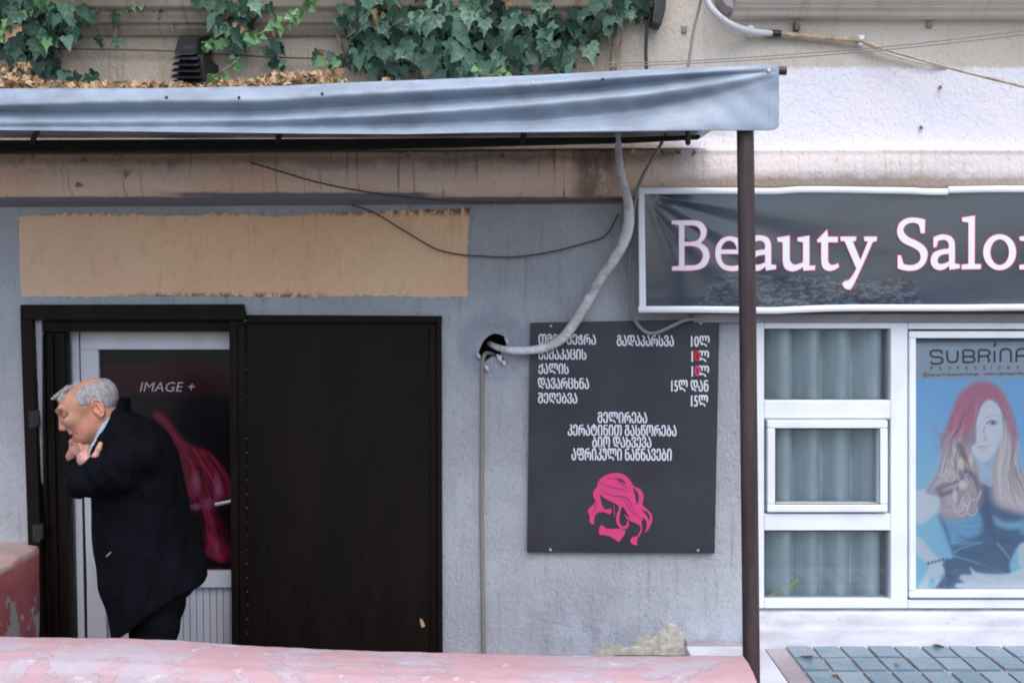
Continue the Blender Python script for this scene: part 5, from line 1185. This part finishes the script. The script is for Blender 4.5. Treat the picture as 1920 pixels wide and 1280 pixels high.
# coat: lofted trunk, sleeves, collar, blended into one cloth surface
g = SDF(np.array([Q(112,0)[0], MY-.34, Q(0,1205)[2]]), np.array([Q(396,0)[0], MY+.30, Q(0,748)[2]]), .006)
X_, Y_, Z_ = g.P[..., 0], g.P[..., 1]-MY, g.P[..., 2]
rows = [(770,226,240,.05),(785,214,266,.11),(800,207,291,.155),(830,200,314,.19),(855,193,326,.205),(885,184,333,.205),(915,182,340,.20),(980,184,352,.205),(1030,187,367,.215),(1065,191,379,.225),(1085,194,384,.23),(1110,204,386,.235),(1150,214,386,.24),(1210,226,386,.245)]
zr = np.array([Q(0,r[0])[2] for r in rows])[::-1]; xl = np.array([Q(r[1],0)[0] for r in rows])[::-1]; xr = np.array([Q(r[2],0)[0] for r in rows])[::-1]; hd = np.array([r[3] for r in rows])[::-1]
zz = Z_[0, 0, :]; XLr = np.interp(zz, zr, xl); XRr = np.interp(zz, zr, xr); HD = np.interp(zz, zr, hd)
cx0 = (XLr+XRr)/2; ax_ = (XRr-XLr)/2
ex = np.abs((X_-cx0)/ax_); ey = np.abs(Y_/HD); ee = (ex**2.4+ey**2.4)**(1/2.4)
g.f = ((ee-1)*np.minimum(ax_, HD)).astype(np.float32)
# inner far flap hanging further forward
fl = g.cap(Q(183,905,.10), Q(190,1088,.10), .035, .030); g.add(fl, .012); g.add(g.cap(Q(196,900,.02), Q(193,1075,.08), .04, .03), .02)
# near sleeve and far sleeve
g.add(g.cap(Q(284,838,-.165), Q(250,868,-.205), .078, .074), .04); g.add(g.cap(Q(250,868,-.205), Q(203,887,-.24), .074, .060), .03)
g.add(g.cap(Q(200,886,-.24), Q(214,868,-.215), .060, .046), .012); g.add(g.cap(Q(178,872,-.20), Q(212,866,-.215), .040, .045), .02)
g.add(g.cap(Q(262,842,.16), Q(150,884,.10), .075, .050), .03); g.add(g.cap(Q(150,884,.10), Q(139,864,.05), .047, .036), .012); g.add(g.cap(Q(146,872,.04), Q(186,884,-.08), .035, .05), .02); g.add(g.cap(Q(128,856,.07), Q(138,872,.06), .018, .036), .015)
# collar and lapels
g.add(g.cap(Q(222,776,-.045), Q(214,815,-.11), .020, .020), .012); g.add(g.cap(Q(214,815,-.11), Q(206,842,-.14), .020, .022), .015); g.add(g.cap(Q(226,768,.0), Q(222,776,-.045), .018, .020), .012); g.add(g.cap(Q(226,768,0), Q(205,812,.09), .018, .02), .012)
# room for neck, shirt and hands
g.sub(g.cap(hp(.0,-.03), Q(212,835,-.035), .055, .05), .008); g.sub(g.cap(Q(195,815,-.03), Q(190,845,-.02), .045, .04), .01)
# creases: elbow, back, skirt
for a, b, r_, amt in ((Q(212,905,-.24),Q(260,915,-.22),.012,.012),(Q(205,915,-.20),Q(225,1100,-.22),.010,.010),(Q(250,930,-.21),Q(262,1150,-.24),.014,.012),(Q(300,920,-.2),Q(320,1090,-.23),.014,.010),(Q(170,868,-.22),Q(188,884,-.25),.006,.004)):
    g.sub(g.cap(a, b, r_), amt*1.6)
g.f += (.004*np.sin(Z_*9+X_*22)*np.sin(X_*31+Y_*17)+.003*np.sin(X_*55-Z_*9+Y_*20+2*np.sin(Z_*7))).astype(np.float32)
cd_ = np.hypot(X_-Q(243,0)[0], Z_-Q(0,868)[2]); wt = np.exp(-(cd_/.11)**2)*(Y_ < -.1)
g.f += (wt*.006*np.sin((X_*.75+Z_*.66)*95+1.5*np.sin(X_*30))).astype(np.float32)
# slanted hem, hollow inside
h0, h1 = Q(222,1187), Q(384,1084); nrm = np.array([h1[2]-h0[2], 0, -(h1[0]-h0[0])]); nrm /= np.linalg.norm(nrm)
hem = (g.P-h0.astype(np.float32)) @ nrm.astype(np.float32)
if ((Q(300,900)-h0) @ nrm) > 0: hem = -hem
hem = hem-.012*np.sin(Y_*14+X_*9)
g.f = np.maximum(g.f, hem); inner = np.maximum(g.f+.012, -(Z_*0+ (hem+.25)))
g.f = np.maximum(g.f, -np.maximum(g.f+.014, -(hem+.22))).astype(np.float32)
mCoat = M('dark_navy_wool', rough=.9, spec=.08)
n1 = mCoat.noise((12,12,12),4,.6); n2 = mCoat.noise((300,300,300),3,.6,3); mCoat.set('Base Color', mCoat.mix((n1*.6+n2*.4).ss(.3,.7), c(8,8,12), c(12,14,23))); mCoat.set('Sheen Weight', .0); mCoat.set('Sheen Roughness', .5); nw = mCoat.noise((5,7,2.4),2,.5,7,dist=.8); nd = mCoat.noise((16,8,7),2,.5,3,dist=1.2); mCoat.bump(nw*14+nd*4+n2*.5+n1, .004)
coat = vmesh('coat', [g.mesh()], mCoat.mat, man, smooth=4)
m = MB()
for a, b in ((243,1013),): m.tube([Q(a-4,b+4,-.225), Q(a+4,b-4,-.226)], .0035, 6)
m.build('pocket_tab', mScrew.mat, coat)
# shirt with a fine check
g = SDF(O+np.array([-.14,-.18,-.26]), O+np.array([.14,.16,.06]), .004)
g.add(g.cap(Q(216,800,-.0), Q(205,850,-.01), .071, .078)); g.add(g.cap(Q(210,800,-.05), Q(196,832,-.085), .022, .018), .015); g.add(g.cap(Q(196,832,-.085), Q(192,850,-.08), .018, .03), .015)
g.sub(g.cap(Q(200,770,0), Q(185,835,0), .062, .058), .004)
lim = (g.P-np.array(Q(214,778), np.float32)); nn = np.array([-.25,0,1.]); nn /= np.linalg.norm(nn); g.f = np.maximum(g.f, (lim @ nn.astype(np.float32))).astype(np.float32)
mShirt = M('check_shirt', rough=.8); x, y, z = mShirt.xyz(); a = ((x+z*.5)*520).sin().ss(.1,.9); b_ = ((z-x*.5)*520).sin().ss(.1,.9)
mShirt.set('Base Color', mShirt.mix((a+b_)*.5, c(178,190,206), c(86,104,134)))
vmesh('shirt', [g.mesh()], mShirt.mat, man, smooth=2)
# trousers and shoes
g = SDF(np.array([hip[0]-.32, MY-.25, gz]), np.array([hip[0]+.22, MY+.25, hip[2]+.12]), .009)
g.add(g.ell(hip, (.135,.17,.12)))
for hpnt, kn_, an in feet: g.add(g.cap(hpnt, kn_, .092, .074), .03); g.add(g.cap(kn_, an+np.array([0,0,-.02]), .072, .062), .02)
g.f += (.003*np.sin(g.P[..., 2]*60+g.P[..., 0]*30)).astype(np.float32)
mTr = M('black_trousers', c(12,12,16), .85, .15); vmesh('trousers', [g.mesh()], mTr.mat, man, smooth=2)
for hpnt, kn_, an in feet:
    g = SDF(np.array([an[0]-.26, an[1]-.08, gz-.004]), np.array([an[0]+.12, an[1]+.08, gz+.14]), .006)
    g.add(g.ell((an[0]-.02, an[1], gz+.05), (.075,.045,.06))); g.add(g.ell((an[0]-.12, an[1], gz+.03), (.10,.048,.042)), .03); g.f = np.maximum(g.f, gz+.001-g.P[..., 2])
    vmesh('shoe', [g.mesh()], mBlack.mat, man)
for me in bpy.data.meshes: me.validate()
